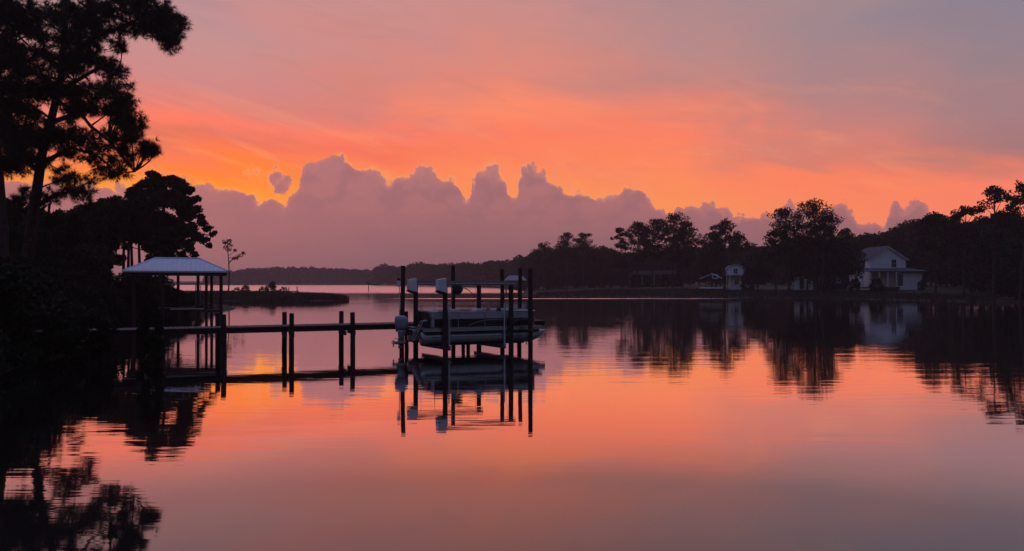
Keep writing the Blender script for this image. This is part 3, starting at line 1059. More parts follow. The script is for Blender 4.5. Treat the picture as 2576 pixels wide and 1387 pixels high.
for sgn in (-1, 1):
    nn = 10
    for i in range(nn):
        y0_, y1_ = DP * i / nn, DP * (i + 1) / nn

        def hx(y):
            f = 1 - abs(y - DP / 2) / (DP / 2)
            return sgn * (HL - (HL - RL) * f)
        m = MB()
        pts_ = [(sgn * HL, y0_, ZE), (sgn * HL, y1_, ZE), (hx(y1_), y1_, roof_z(y1_)), (hx(y0_), y0_, roof_z(y0_))]
        q = []
        for p_ in pts_:
            if not q or (Vector(p_) - Vector(q[-1])).length > 1e-4:
                q.append(p_)
        if (Vector(q[0]) - Vector(q[-1])).length < 1e-4:
            q = q[:-1]
        m.poly(q, (0, 0, 0.012))
        m.build('roof_panel', metal_roof, roof)
m = MB()
m.tube([(-RL, DP / 2, ZR + .03), (RL, DP / 2, ZR + .03)], 0.06, 8)
m.build('ridge_cap', metal_roof, roof)
for sgn in (-1, 1):
    for y in (0, DP):
        MB().tube([(sgn * HL, y, ZE + .02), (sgn * RL, DP / 2, ZR + .03)], 0.05, 6).build('hip_cap', metal_roof, roof)
MB().box(-HL - .03, HL + .03, -.04, -.002, ZE - .10, ZE + .012).build('gutter', metal_roof, roof)


def bh_x(px, yl):
    """local x of the boathouse at image column px on the line y = yl"""
    k = (px - CX) / FPX
    X0, Y0 = BHX - SU * yl, BHY + CU * yl
    return (k * Y0 - X0) / (CU - SU * k)


for i, (px, yl, r) in enumerate(((556, 0.4, .12), (498, 0.4, .11), (408, 0.4, .11), (336, 0.4, .11), (532, 5.0, .11), (519, 2.7, .10), (448, 5.0, .11), (372, 5.0, .11))):
    o = link_mesh('post', piling_mesh('post', 3.56, r, seed=60 + i), boh)
    o.location = (bh_x(px, yl), yl, 0)
# walk deck round the slip
DKZ = 1.05
dk = MB().box(-HL + .2, HL - 1.0, 4.6, 5.6, DKZ - .22, DKZ - .045).build('deck_frame', wood, boh)
nb = 36
pm = MB().box(-.085, .085, 4.55, 5.65, DKZ - .04, DKZ).mesh('deck_board', plank_mat)
for i in range(nb):
    o = link_mesh('deck_board', pm, dk)
    o.location = (-HL + .3 + i * (2 * HL - 1.3) / nb, 0, 0)
dk2 = MB().box(bh_x(505, .3), bh_x(560, .3), 0.1, 1.0, DKZ - .2, DKZ - .05).build('deck_frame', wood, boh)
MB().box(bh_x(428, .2), bh_x(512, .2), 0.05, 0.22, DKZ + .02, DKZ + .07).build('rub_rail', pvc, boh)
MB().box(bh_x(410, 1.2), bh_x(514, 1.2), 1.12, 1.26, 2.82, 2.90).build('hoist_beam', alu, boh)
for px in (492, 505):
    MB().tube([(bh_x(px, 1.2), 1.2, 2.81), (bh_x(px, 1.2), 1.2, 1.15)], 0.03, 6).build('hoist_pole', alu, boh)
MB().bevbox(bh_x(495, 1.0), bh_x(512, 1.0), .8, 1.5, DKZ + .03, DKZ + .30, .03).build('storage_box', dark_rubber, boh)

# catwalk from the boathouse to the shore
cw = empty('catwalk', (0, 0, 0))
tag(cw, 'narrow low catwalk linking the boathouse to the wooded bank', 'walkway')
a_, b_ = Vector((BHX - CU * 3.1 - SU * 5.1, BHY - SU * 3.1 + CU * 5.1, 0)), Vector((-31.5, 49.5, 0))
e = (b_ - a_)
ln = e.length
e.normalize()
cw.location = a_
cw.rotation_euler = (0, 0, math.atan2(e.y, e.x))
for y in (-.4, .36):
    MB().box(0, ln, y, y + .05, DKZ - .22, DKZ - .05).build('stringer', wood, cw)
pm = MB().box(-.068, .068, -.5, .5, DKZ - .045, DKZ - .005).mesh('plank', plank_mat)
for i in range(int(ln / .145)):
    link_mesh('plank', pm, cw, (i * .145 + .07, 0, 0))
for x in (0.8, ln * .5, ln - 1.5):
    for y in (-.5, .5):
        link_mesh('piling', piling_mesh('piling', 0.9, .08, seed=int(x * 9) + 5), cw, (x, y * 1.15, 0))
# ------------------------------------------------------------------ houses on the opposite shore
def house_axes(px, turn):
    a = sky_az(px)
    r = Vector((math.cos(a), -math.sin(a), 0))
    f = Vector((math.sin(a), math.cos(a), 0))
    t = math.radians(turn)
    return math.atan2((r * math.cos(t) + f * math.sin(t)).y, (r * math.cos(t) + f * math.sin(t)).x)


def add_window(root, x, z, wd, ht, y, nrm=-1, axis='x'):
    """framed window set on a wall plane; parts: frame with pane"""
    def bx(x0, x1, d0, d1, z0, z1):
        if axis == 'x':
            return MB().box(x0, x1, min(y + nrm * d0, y + nrm * d1), max(y + nrm * d0, y + nrm * d1), z0, z1)
        return MB().box(min(y + nrm * d0, y + nrm * d1), max(y + nrm * d0, y + nrm * d1), x0, x1, z0, z1)
    fr = bx(x - wd / 2 - .09, x + wd / 2 + .09, -.05, .03, z - .09, z + ht + .09).build('window', trimw, root)
    bx(x - wd / 2, x - .025, .02, .034, z, z + ht / 2 - .02).build('pane', glass, fr)
    bx(x + .025, x + wd / 2, .02, .034, z, z + ht / 2 - .02).build('pane', glass, fr)
    bx(x - wd / 2, x - .025, .02, .034, z + ht / 2 + .02, z + ht).build('pane', glass, fr)
    bx(x + .025, x + wd / 2, .02, .034, z + ht / 2 + .02, z + ht).build('pane', glass, fr)
    bx(x - wd / 2 - .12, x + wd / 2 + .12, -.05, .09, z - .15, z - .092).build('sill', trimw, fr)
    return fr


# main two-storey white house, gable towards the water
HD = 150.0
gz = 2.45
hc = at(2187, 700, HD)
hr = empty('white_house', (hc.x, hc.y, gz), house_axes(2197, 26))
tag(hr, 'two-storey white gabled house with a porch, behind the pines on the opposite shore', 'house')
GW, SL, FE, TE = 7.3, 9.0, 3.1, 5.35
wallm = MB()
wallm.box(0, GW, 0, SL, -1.0, TE)
wallm.poly([(0, 0, TE), (GW, 0, TE), (GW / 2, 0, TE + 2.35)], (0, SL, 0))
wallm.build('wall', siding, hr)
rf = empty('roof', (0, 0, 0))
rf.parent = hr
for sgn in (0, 1):
    xe = -.45 if sgn == 0 else GW + .45
    ze = TE - .27
    MB().poly([(xe, -.4, ze), (GW / 2, -.4, TE + 2.42), (GW / 2, SL + .4, TE + 2.42), (xe, SL + .4, ze)], (0, 0, .14)).build('roof_slope', shingle, rf)
    MB().poly([(xe, -.42, ze - .20), (GW / 2, -.42, TE + 2.22), (GW / 2, -.42, TE + 2.41), (xe, -.42, ze - .01)], (0, .015, 0)).build('barge_board', trimw, rf)
add_window(hr, 4.9, 3.6, .9, 1.5, 0.0)
for y in (2.4, 4.6):
    add_window(hr, y, 3.6, .9, 1.4, 0.0, -1, 'y')
# lower storey wing and wrap-round porch roof
lw_ = MB().box(GW - 2.2, GW + 2.4, -1.6, 6.0, -1.0, 2.55).build('wing', siding, hr)
MB().box(GW - 2.3, GW - 1.4, -1.625, -1.6, -.2, 2.1).build('garage_door', shingle, lw_)
pr = empty('porch', (0, 0, 0))
pr.parent = hr
MB().poly([(-4.2, -2.3, 2.62), (GW + 3.2, -2.3, 2.62), (GW + 3.2, -2.3, 2.70), (-4.2, -2.3, 2.70)], (0, .02, 0)).build('porch_fascia', fascia, pr)
MB().poly([(-4.2, -2.28, 2.66), (GW + 3.2, -2.28, 2.66), (GW + .6, .3, 3.35), (-3.8, .3, 3.35)], (0, 0, .1)).build('porch_roof', shingle, pr)
MB().poly([(GW + 3.2, -2.28, 2.66), (GW + 3.2, 6.4, 2.66), (GW + .6, 6.0, 3.35), (GW + .6, .3, 3.35)], (0, 0, .1)).build('porch_roof', shingle, pr)
for x in (-4.0, -2.4, -.8, .9, 2.6, 4.3):
    MB().box(x - .09, x + .09, -2.2, -2.02, -.6, 2.61).build('porch_post', trimw, pr)
MB().box(-4.2, 5.0, -2.3, 0, -.75, -.45).build('porch_floor', wood, pr)
# long low wing behind the pines
sw = MB().box(-10.5, -4.4, 1.5, 7.5, -1.0, 2.4).build('wing', fascia, hr)  # dark brown wall colour stands in for the shade of the porch
MB().poly([(-10.9, 1.1, 2.42), (-4.2, 1.1, 2.42), (-4.6, 4.5, 4.1), (-10.5, 4.5, 4.1)], (0, 0, .12)).build('wing_roof', shingle, sw)
for x in (-9.2, -7.4, -5.6):
    add_window(hr, x, .5, .7, 1.3, 1.5)

# white cottage with a rounded roof
HD2 = 158.0
hc = at(1850, 712, HD2)
ct = empty('round_roofed_cottage', (hc.x, hc.y, 2.1), house_axes(1850, 5))
tag(ct, 'small white round-roofed cottage beside an open pavilion on the opposite shore', 'cottage')
arc = [(1.75 * math.cos(a), 1.05 * math.sin(a)) for a in np.linspace(0, math.pi, 13)]
m = MB()
m.poly([(-1.75, 0, 2.35), (1.75, 0, 2.35), (1.75, 0, 3.45)] + [(x, 0, 3.45 + z) for x, z in arc[1:-1]] + [(-1.75, 0, 3.45)], (0, 5.0, 0))
m.build('upper_wall', siding, ct)
MB().box(-1.15, 1.15, .25, 4.6, -.8, 2.3).build('wall', siding, ct)
m = MB()
for (x0, z0), (x1, z1) in zip(arc[:-1], arc[1:]):
    m.poly([(x0 * 1.06, -.3, 3.45 + z0 * 1.06), (x1 * 1.06, -.3, 3.45 + z1 * 1.06), (x1 * 1.06, 5.3, 3.45 + z1 * 1.06), (x0 * 1.06, 5.3, 3.45 + z0 * 1.06)], (0, 0, .1))
m.build('roof', metal_roof, ct)
MB().box(-2.0, 2.0, -1.2, .2, 2.30, 2.34).build('balcony', wood, ct)
for x in (-1.9, -1.3):
    MB().box(x - .06, x + .06, -1.1, -.98, -.8, 2.3).build('post', trimw, ct)
add_window(ct, .2, .4, .7, 1.2, .25)
add_window(ct, 0.0, 2.75, .8, 1.0, 0.0)

# open pavilion beside it
hc = at(1788, 712, 156.0)
pv = empty('pavilion', (hc.x, hc.y, 1.9), house_axes(1788, -4))
tag(pv, 'low open pavilion with a pale pitched roof left of the round-roofed cottage', 'pavilion')
MB().poly([(-2.3, -1.6, 1.75), (0.1, -1.6, 2.75), (0.1, 1.8, 2.75), (-2.3, 1.8, 1.75)], (0, 0, .1)).build('roof_slope', metal_roof, pv)
MB().poly([(2.2, -1.6, 1.85), (0.12, -1.6, 2.85), (0.12, 1.8, 2.85), (2.2, 1.8, 1.85)], (0, 0, .1)).build('roof_slope', metal_roof, pv)
m = MB()
m.tube([(.95 + .62 * math.cos(a), -1.7, 2.25 + .40 * math.sin(a)) for a in np.linspace(0, 2 * math.pi, 22)], .12, 6, False)
m.build('oval_sign_frame', trimw, pv)
for x in (-2.1, -1.0, .1, 1.1, 2.0):
    MB().box(x - .07, x + .07, -1.5, -1.36, -.6, 1.75).build('post', fascia, pv)
MB().box(-2.3, 2.3, -1.7, 1.8, -.25, .0).build('floor', trimw, pv)

# low verandah house behind the trunks of the tall pine group
hc = at(1645, 705, 205.0)
vh = empty('verandah_house', (hc.x, hc.y, 2.4), house_axes(1645, 0))
tag(vh, 'low house with a row of white verandah posts seen between the pine trunks', 'house')
MB().box(-6.5, 6.8, 1.5, 7.0, -.8, 2.5).build('wall', fascia, vh)
MB().poly([(-7.2, -.6, 2.5), (7.4, -.6, 2.5), (5.6, 3.8, 3.7), (-5.4, 3.8, 3.7)], (0, 0, .14)).build('roof', brown_shingle, vh)
MB().poly([(-7.2, -.6, 2.5), (-5.4, 3.8, 3.7), (-7.2, 7.2, 2.5)], (0, 0, .14)).build('roof', old_roof, vh)
for x in np.arange(-6.6, 6.9, 1.65):
    MB().box(x - .08, x + .08, -.4, -.24, -.3, 2.5).build('verandah_post', old_roof, vh)
MB().box(-6.9, 7.1, -.6, 1.5, -.6, -.3).build('verandah_floor', wood, vh)

# pale house half hidden behind the big pines
hc = at(2022, 705, 152.0)
ph = empty('pale_house', (hc.x, hc.y, 2.2), house_axes(2022, 0))
tag(ph, 'single-storey pale house half hidden by the trunks of the tallest pines', 'house')
MB().box(-1.9, 1.7, 0, 5, -.8, 2.4).build('wall', siding, ph)
MB().poly([(-2.4, -.5, 2.4), (2.2, -.5, 2.4), (1.4, 2.5, 3.9), (-1.6, 2.5, 3.9)], (0, 0, .12)).build('roof', shingle, ph)
MB().box(-.85, -.05, -.03, 0, -.6, 1.7).build('door', fascia, ph)
add_window(ph, .9, .4, .7, 1.2, 0.0)

# far boathouse with a pale roof, behind the lift
fb = empty('boathouse', (xat(1298, 205.0), 205.0, 0), math.radians(4))
tag(fb, 'distant boathouse with a pale roof seen between the pilings right of the lift', 'boathouse')
MB().poly([(-3.0, 0, 3.4), (3.0, 0, 3.4), (1.9, 2.5, 4.75), (-1.9, 2.5, 4.75)], (0, 0, .1)).build('roof', old_roof, fb)
MB().poly([(-3.0, 5, 3.4), (3.0, 5, 3.4), (1.9, 2.5, 4.75), (-1.9, 2.5, 4.75)], (0, 0, .1)).build('roof', old_roof, fb)
for sgn in (-1, 1):
    MB().poly([(sgn * 3.0, 0, 3.4), (sgn * 3.0, 5, 3.4), (sgn * 1.9, 2.5, 4.75)], (0, 0, .1)).build('roof', old_roof, fb)
for x in (-2.7, -.9, .9, 2.7):
    for y in (.2, 4.8):
        link_mesh('post', piling_mesh('post', 3.42, .11, seed=int(x * 10 + y)), fb, (x, y, 0))
MB().box(-2.9, 2.9, .6, 4.6, .9, 2.0).build('hull_cover', fascia, fb)

# ------------------------------------------------------------------ small dock and marker out in the reach
fd = empty('small_dock', (xat(640, 152.0), 152.0, 0), 0)
tag(fd, 'small far dock with short posts at the back of the marsh spit', 'dock')
wd = xat(748, 152.0) - xat(640, 152.0)
MB().box(0, wd, 0, 1.2, 1.02, 1.18).build('deck', wood, fd)
for x, h in ((wd - .1, 2.1), (wd - 1.8, 1.9), (wd * .55, 1.3), (wd * .3, 1.3), (.4, 1.3)):
    link_mesh('piling', piling_mesh('piling', h, .10, seed=int(x * 13)), fd, (x, .1, 0))
mk = empty('channel_marker', (xat(927, 245.0), 245.0, 0))
tag(mk, 'lone channel marker post with a side board standing far out on the water', 'marker')
link_mesh('post', piling_mesh('post', 2.6, .13, seed=3), mk)
MB().box(-.1, 3.6, -.06, .06, 2.05, 2.35).build('board', wood, mk)
MB().box(-.9, .6, -.08, -.062, 2.5, 2.9).build('board', wood, mk)

# ------------------------------------------------------------------ trees
def trunk_path(base, H, lean, R, bend=0.02, n=9):
    pts_ = []
    ph1, ph2 = R.random() * 6, R.random() * 6
    for t in np.linspace(0, 1, n):
        x = base[0] + lean[0] * H * t + bend * H * math.sin(ph1 + 3.2 * t) * t
        y = base[1] + lean[1] * H * t + bend * H * math.sin(ph2 + 3.0 * t) * t
        pts_.append(np.array((x, y, base[2] + H * t)))
    return pts_


def path_at(path, t):
    f = t * (len(path) - 1)
    i = min(int(f), len(path) - 2)
    return path[i] * (1 - (f - i)) + path[i + 1] * (f - i)


def limb(m, a, c, r0, r1, R, sag=0.06, n=5, sides=5):
    a, c = np.asarray(a, float), np.asarray(c, float)
    ln = np.linalg.norm(c - a)
    k = R.normal(size=3) * ln * 0.06
    pts_ = []
    for t in np.linspace(0, 1, n):
        p_ = a * (1 - t) + c * t + k * math.sin(math.pi * t)
        p_[2] -= sag * ln * math.sin(math.pi * t)
        pts_.append(p_)
    m.tube(pts_, list(np.linspace(r0, r1, n)), sides)
    return pts_


def pine_meshes(seed, H, wid, frac, nclump, leafn, leaf_size, lean=(0, 0), sparse=1.0, domed=True):
    """local-space tall pine: bare stem, limbs and separate clumps; returns trunk mesh and crown mesh"""
    R = np.random.default_rng(seed)
    tr = trunk_path((0, 0, -0.6), H + 0.3, lean, R, 0.018)
    m = MB()
    r0 = 0.016 * H
    m.tube(tr, [r0 * (1 - 0.8 * t) for t in np.linspace(0, 1, len(tr))], 7)
    T = []
    for i in range(nclump):
        u = (i + 0.5) / nclump
        t = 1 - frac * (1 - u) ** 0.9 if domed else 1 - frac * (1 - u)
        rel = (t - (1 - frac)) / frac                      # 0 low .. 1 top of the crown
        prof = math.sqrt(max(0.02, 1 - rel ** 2.2)) * (0.55 + 0.45 * min(1, rel * 2.2))
        rad = wid * 0.5 * prof * (0.35 + 0.65 * R.random() ** 0.6)
        a = i * 2.399 + R.normal() * 0.5
        c0 = path_at(tr, min(1, t))
        c = c0 + np.array((math.cos(a) * rad, math.sin(a) * rad, 0.06 * rad))
        cr = wid * (0.15 + 0.08 * R.random()) * (1.0 if rel > .25 else .8)
        if sparse < 1 and R.random() > sparse:
            continue
        limb(m, path_at(tr, max(0.05, t - 0.09 - 0.05 * R.random())), c, r0 * 0.26, r0 * 0.07, R, -0.05, 4, 4)
        for q in range(4):
            cc = c + R.normal(size=3) * cr * np.array((0.62, 0.62, 0.34))
            T.append(leaf_cloud(R, cc, (cr * .8, cr * .8, cr * 0.56), leafn // 4, leaf_size, 2.2))
    top = path_at(tr, 1.0)
    T.append(leaf_cloud(R, top, (wid * .22, wid * .22, wid * .13), leafn, leaf_size, 2.2))
    return m.mesh('trunk', bark), tri_mesh('crown', np.concatenate(T), needle)


def broad_meshes(seed, H, wid, leafn, leaf_size, nclump=26, mat=None, low=0.12):
    """local-space bushy broadleaf tree"""
    R = np.random.default_rng(seed)
    tr = trunk_path((0, 0, -0.6), H * 0.72, (R.normal() * .03, R.normal() * .03), R, 0.03, 6)
    m = MB()
    r0 = 0.02 * H
    m.tube(tr, list(np.linspace(r0, r0 * .4, len(tr))), 7)
    T = []
    for i in range(nclump):
        u = (i + .5) / nclump
        z = H * (low + (0.94 - low) * u)
        prof = math.sin(math.pi * min(1, (0.18 + 0.82 * u) ** 1.15)) ** 0.6 if u < .98 else .2
        a = i * 2.399 + R.normal() * .4
        rad = wid * .5 * prof * (0.3 + 0.6 * R.random() ** .5)
        c = np.array((math.cos(a) * rad, math.sin(a) * rad, z))
        cr = wid * (.13 + .09 * R.random())
        limb(m, path_at(tr, min(.95, u * .8 + .1)), c, r0 * .3, r0 * .08, R, 0.0, 4, 4)
        T.append(leaf_cloud(R, c, (cr, cr, cr * .78), leafn, leaf_size, 2.4))
    return m.mesh('trunk', bark), tri_mesh('crown', np.concatenate(T), mat or leaf)


def put_tree(name, meshes, loc, rz, sc, label, cat, group=None):
    o = empty(name, loc, rz)
    o.scale = (sc[0], sc[0], sc[1]) if hasattr(sc, '__len__') else (sc, sc, sc)
    tag(o, label, cat, group)
    link_mesh('trunk', meshes[0], o)
    tag(link_mesh('crown', meshes[1], o), kind='stuff')
    return o


# opposite shore: the pines that stand out, each with its own crown
G_P = 'tall pines on the opposite shore'
PINES = [
    # px, top row, distance, crown width px, crown fraction, clumps, lean, sparse, label
    (1425, 588, 222, 46, .46, 14, (.0, 0), 1, 'round-topped pine, left one of the small pair beyond the bow piling'),
    (1467, 590, 224, 46, .48, 14, (.01, 0), 1, 'round-topped pine, right one of the small pair beyond the bow piling'),
    (1366, 614, 226, 46, .55, 9, (0, 0), 1, 'low pine at the start of the tall shore woods, left of the small pair'),
    (1562, 576, 186, 42, .62, 12, (-.01, 0), .8, 'thin pine standing slightly apart at the left of the tall pine group'),
    (1603, 562, 184, 60, .55, 20, (0, 0), 1, 'dense-crowned pine, leftmost full crown of the tall pine group'),
    (1642, 555, 182, 58, .52, 20, (.01, 0), 1, 'tall pine, second full crown from the left in the pine group'),
    (1692, 546, 180, 78, .56, 26, (0, 0), 1, 'broadest and highest pine crown of the group before the verandah house'),
    (1722, 562, 178, 62, .62, 18, (.03, 0), .95, 'pine leaning out at the right end of the tall group'),
    (1822, 560, 168, 56, .42, 16, (.0, 0), 1, 'lone pine with a round crown above the round-roofed cottage'),
    (1795, 588, 170, 62, .45, 15, (-.02, 0), 1, 'flat-crowned pine just left of the lone round pine'),
    (1858, 592, 169, 46, .30, 8, (.04, 0), .8, 'small thin pine just right of the lone round pine'),
    (1978, 528, 140, 78, .62, 20, (-.03, 0), 1, 'tall pine with layered crown, left of the highest pine pair'),
    (2050, 508, 138, 92, .42, 19, (.0, 0), 1, 'highest broad pine before the pale house, crown against the clouds'),
    (2072, 548, 136, 66, .42, 12, (.03, 0), .9, 'lower pine tucked against the right of the highest broad pine'),
    (1945, 585, 141, 60, .45, 11, (-.04, 0), .85, 'pine with drooping left limbs beside the highest pair'),
    (2125, 578, 158, 50, .45, 11, (0, 0), 1, 'rounded pine directly left of the white house roof'),
    (2352, 538, 122, 70, .45, 13, (0, 0), 1, 'dark pine where the right-hand woods begin to rise'),
    (2424, 524, 116, 62, .40, 12, (.0, 0), .85, 'ragged pine with sky gaps in the rising woods at the right'),
    (2500, 478, 106, 78, .42, 13, (.0, 0), .72, 'tall sparse pine rising above the woods near the picture right edge'),
    (2575, 468, 101, 84, .40, 13, (.05, 0), .75, 'leaning sparse pine cut by the right edge of the view'),
]
for i, (px, py, D, wpx, frac, nc, ln, spv, lab) in enumerate(PINES):
    x = xat(px - ln[0] * 200, D)
    zb = max(0.2, right_land.h(x, D))
    H = CAMH + (HY - py) / FPX * D - zb
    wm = wpx * 1.15 / FPX * D
    ms = pine_meshes(100 + i, H, wm, frac, int(nc * 1.25), 165 if D > 150 else 220, 0.42 if D > 150 else 0.34, ln, spv)
    put_tree('pine_tree', ms, (x, D, zb), 0, 1.0, lab, 'pine tree', G_P)

# bushy trees that make the dark belt between and behind them
G_B = 'bushy trees of the dark belt on the opposite shore'
protos = [broad_meshes(300 + k, 10.0, 8.0 + k % 3, 190, 0.55, 30) for k in range(5)]
BELT = []
R_ = np.random.default_rng(77)
tops = [(1330, 646), (1352, 634), (1400, 622), (1500, 624), (1530, 630), (1580, 640), (1750, 624), (1790, 622), (1900, 620), (1950, 618), (2010, 600), (2100, 606), (2140, 590), (2200, 596),
        (2230, 578), (2290, 560), (2340, 545), (2400, 560), (2440, 562), (2520, 532), (2560, 560), (2640, 548), (2760, 540)]


def belt_top(px):
    for (a, ta), (c, tb) in zip(tops[:-1], tops[1:]):
        if a <= px <= c:
            return ta + (tb - ta) * (px - a) / (c - a)
    return tops[-1][1] if px > tops[-1][0] else tops[0][1]


def belt_dist(px):
    return float(np.interp(px, [1330, 1500, 1700, 1900, 2100, 2300, 2450, 2580, 2760], [255, 246, 232, 216, 196, 184, 150, 120, 110]))


px = 1334.0
k = 0
while px < 2680:
    D = belt_dist(px) * (1 + R_.uniform(-.03, .05))
    py = belt_top(px) + R_.uniform(-5, 8)
    BELT.append((px, py, D, 1.0))
    px += 17 + R_.uniform(0, 9)
# a lower front row that closes the wood towards the ground
px = 1345.0
while px < 2680:
    D = belt_dist(px) - 14 + R_.uniform(-5, 4)
    if not (1990 < px < 2425 or 1570 < px < 1720 or 1755 < px < 1885):
        BELT.append((px, belt_top(px) + 38 + R_.uniform(-10, 14), D, .9))
    px += 24 + R_.uniform(0, 14)
zones = [(1330, 1545, 'beyond the small pine pair'), (1545, 1760, 'behind the tall pine group'), (1760, 1930, 'behind the round-roofed cottage'),
         (1930, 2130, 'around the highest pines'), (2130, 2320, 'behind the white house'), (2320, 2800, 'right of the white house')]
ORD = ['first', 'second', 'third', 'fourth', 'fifth', 'sixth', 'seventh', 'eighth', 'ninth', 'tenth', 'eleventh', 'twelfth', 'thirteenth', 'fourteenth', 'fifteenth', 'sixteenth',
       'seventeenth', 'eighteenth', 'nineteenth', 'twentieth', 'twenty-first', 'twenty-second', 'twenty-third', 'twenty-fourth', 'twenty-fifth']
count = {}
for (px, py, D, ws) in BELT:
    x = xat(px, D)
    zb = max(0.2, right_land.h(x, D))
    H = CAMH + (HY - py) / FPX * D - zb
    zn = [z[2] for z in zones if z[0] <= px < z[1]][0]
    row = 'skyline' if ws == 1.0 else 'front'
    nth = ORD[count.get((zn, row), 0)]
    count[(zn, row)] = count.get((zn, row), 0) + 1
    lab = (nth + ' bushy treetop from the left along the skyline ' + zn) if row == 'skyline' else (nth + ' lower bushy tree from the left in the front row ' + zn)
    put_tree('bushy_tree', protos[k % 5], (x, D, zb), R_.uniform(0, 6.28), (H / 10.0 * .95 * ws, H / 10.0), lab, 'tree', 'bushy ' + row + ' trees of the dark belt on the opposite shore')
    k += 1
# high-crowned broad trees shading the porch side of the white house
hp = [broad_meshes(330 + q, 10.0, 8.5, 230, 0.40, 26, leaf, .34) for q in range(2)]
for q, (px, py, D, ws, lab) in enumerate(((2030, 606, 141, .95, 'broad dark tree under the highest pine, before the pale house'), (2085, 600, 143, 1.0, 'broad dark tree shading the porch left of the white house'),
                                          (2128, 606, 144, .8, 'broad dark tree whose edge meets the white house roof'), 
                                          (1790, 628, 162, .8, 'broad dark tree above the open pavilion'), (1905, 640, 150, .9, 'broad dark tree between the round-roofed cottage and the highest pines'))):
    x = xat(px, D)
    zb = right_land.h(x, D)
    H = CAMH + (HY - py) / FPX * D - zb
    put_tree('broad_tree', hp[q % 2], (x, D, zb), q * 1.7, (H / 10.0 * ws, H / 10.0), lab, 'tree', 'broad trees by the shore houses')

# garden bushes round the houses
gb = [broad_meshes(340 + q, 2.0, 2.4, 90, 0.24, 14, leaf2, 0.02) for q in range(2)]
for q, (px, py, D, lab) in enumerate(((2150, 702, 146, 'small dark shrub before the porch of the white house'), (2205, 699, 145, 'low dark shrub before the white house gable'),
                                       (1880, 700, 155, 'dark shrub beside the round-roofed cottage'), (2080, 698, 147, 'dark shrub left of the white house porch'),
                                       (2318, 706, 146, 'low dark shrub at the right corner of the white house'))):
    x = xat(px, D)
    zb = right_land.h(x, D)
    H = CAMH + (HY - py) / FPX * D - zb
    put_tree('garden_shrub', gb[q % 2], (x, D, zb), q, (H / 2.0 * .8, H / 2.0), lab, 'shrub', 'garden shrubs on the opposite shore')


for q, (px, D, lab) in enumerate(((1598, 196, 'dark shrub before the left end of the verandah house'), (1632, 195, 'dark shrub before the middle of the verandah house'), (1672, 194, 'dark shrub before the right half of the verandah house'),
                                  (1704, 195, 'dark shrub before the right end of the verandah house'))):
    x = xat(px, D)
    zb = right_land.h(x, D)
    H = CAMH + (HY - (691, 697, 690, 688)[q]) / FPX * D - zb
    put_tree('garden_shrub', gb[q % 2], (x, D, zb), q * 1.3, (H / 2.0 * .72, H / 2.0), lab, 'shrub', 'garden shrubs on the opposite shore')


# far woods that read as one mass
def wood_mass(name, rows, n_leaf, size, seed, label):
    R = np.random.default_rng(seed)
    T = []
    for (x, y, zb, H, wd_) in rows:
        nc = 7
        for q in range(nc):
            u = q / (nc - 1)
            a = R.random() * 6.28
            rad = wd_ * .30 * (1 - .6 * u)
            c = (x + math.cos(a) * rad, y + math.sin(a) * rad, zb + H * (.16 + .74 * u))
            r = wd_ * (.36 - .12 * u)
            T.append(leaf_cloud(R, c, (r, r, max(r * .8, H * .12)), n_leaf, size, 2.6))
    o = link_mesh(name, tri_mesh(name, np.concatenate(T), leaf))
    tag(o, label, 'woods', kind='stuff')


R_ = np.random.default_rng(31)
rows = []
for px in np.arange(520, 960, 4.2):
    for dep in (0, 1):
        D = float(np.interp(px, [520, 700, 940], [745, 790, 770])) + dep * 22
        topy = float(np.interp(px, [520, 575, 640, 700, 800, 850, 900, 945], [684, 684, 677, 673, 674, 678, 679, 682])) + R_.uniform(-3.0, 4) + dep * 1
        x = xat(px, D)
        H = CAMH + (HY - topy) / FPX * D - 1.0
        rows.append((x, D, 1.0, H, 8.0 + R_.uniform(-1, 3)))
wood_mass('woods', rows, 34, 1.9, 1, 'hazy far belt of woodland across the open water')
rows = []
for px in np.arange(945, 1350, 5.2):
    for dep in (0, 1):
        D = float(np.interp(px, [945, 1050, 1200, 1350], [640, 520, 430, 330])) + dep * 16
        topy = float(np.interp(px, [945, 962, 985, 1010, 1040, 1060, 1110, 1160, 1200, 1250, 1290, 1305, 1330, 1350], [674, 664, 670, 671, 663, 661, 667, 661, 663, 658, 655, 643, 650, 646])) + R_.uniform(-3.5, 4.5)
        x = xat(px, D)
        H = CAMH + (HY - topy) / FPX * D - 1.0
        rows.append((x, D, .8, H, 6.5 + R_.uniform(-1, 2.5)))
wood_mass('woods', rows, 46, 1.25, 2, 'brownish belt of woods on the far shore behind the boat lift')

# marsh grass
def grass_mass(name, poly, land, n, hmin, hmax, wdt, seed, label, inset=0.0):
    R = np.random.default_rng(seed)
    p = np.asarray(poly)
    P = []
    lo, hi = p.min(0), p.max(0)
    while sum(len(q) for q in P) < n:
        c = lo + (hi - lo) * R.random((n, 2))
        P.append(c[poly_signed(c, poly) > inset])
    P = np.concatenate(P)[:n]
    z = land.z(P)
    B = np.column_stack([P, z - .05])
    h = hmin + (hmax - hmin) * R.random(n) * (0.75 + 0.25 * vnoise(P[:, 0] * .6, P[:, 1] * .6, seed))
    a = R.random(n) * math.pi
    e = np.column_stack([np.cos(a), np.sin(a), np.zeros(n)]) * wdt * .5
    tip = B + np.column_stack([R.normal(size=n) * .18, R.normal(size=n) * .12, h])
    V = np.stack([B - e, B + e, tip], 1)
    tag(link_mesh(name, tri_mesh(name, V, marsh)), label, 'grass', kind='stuff')


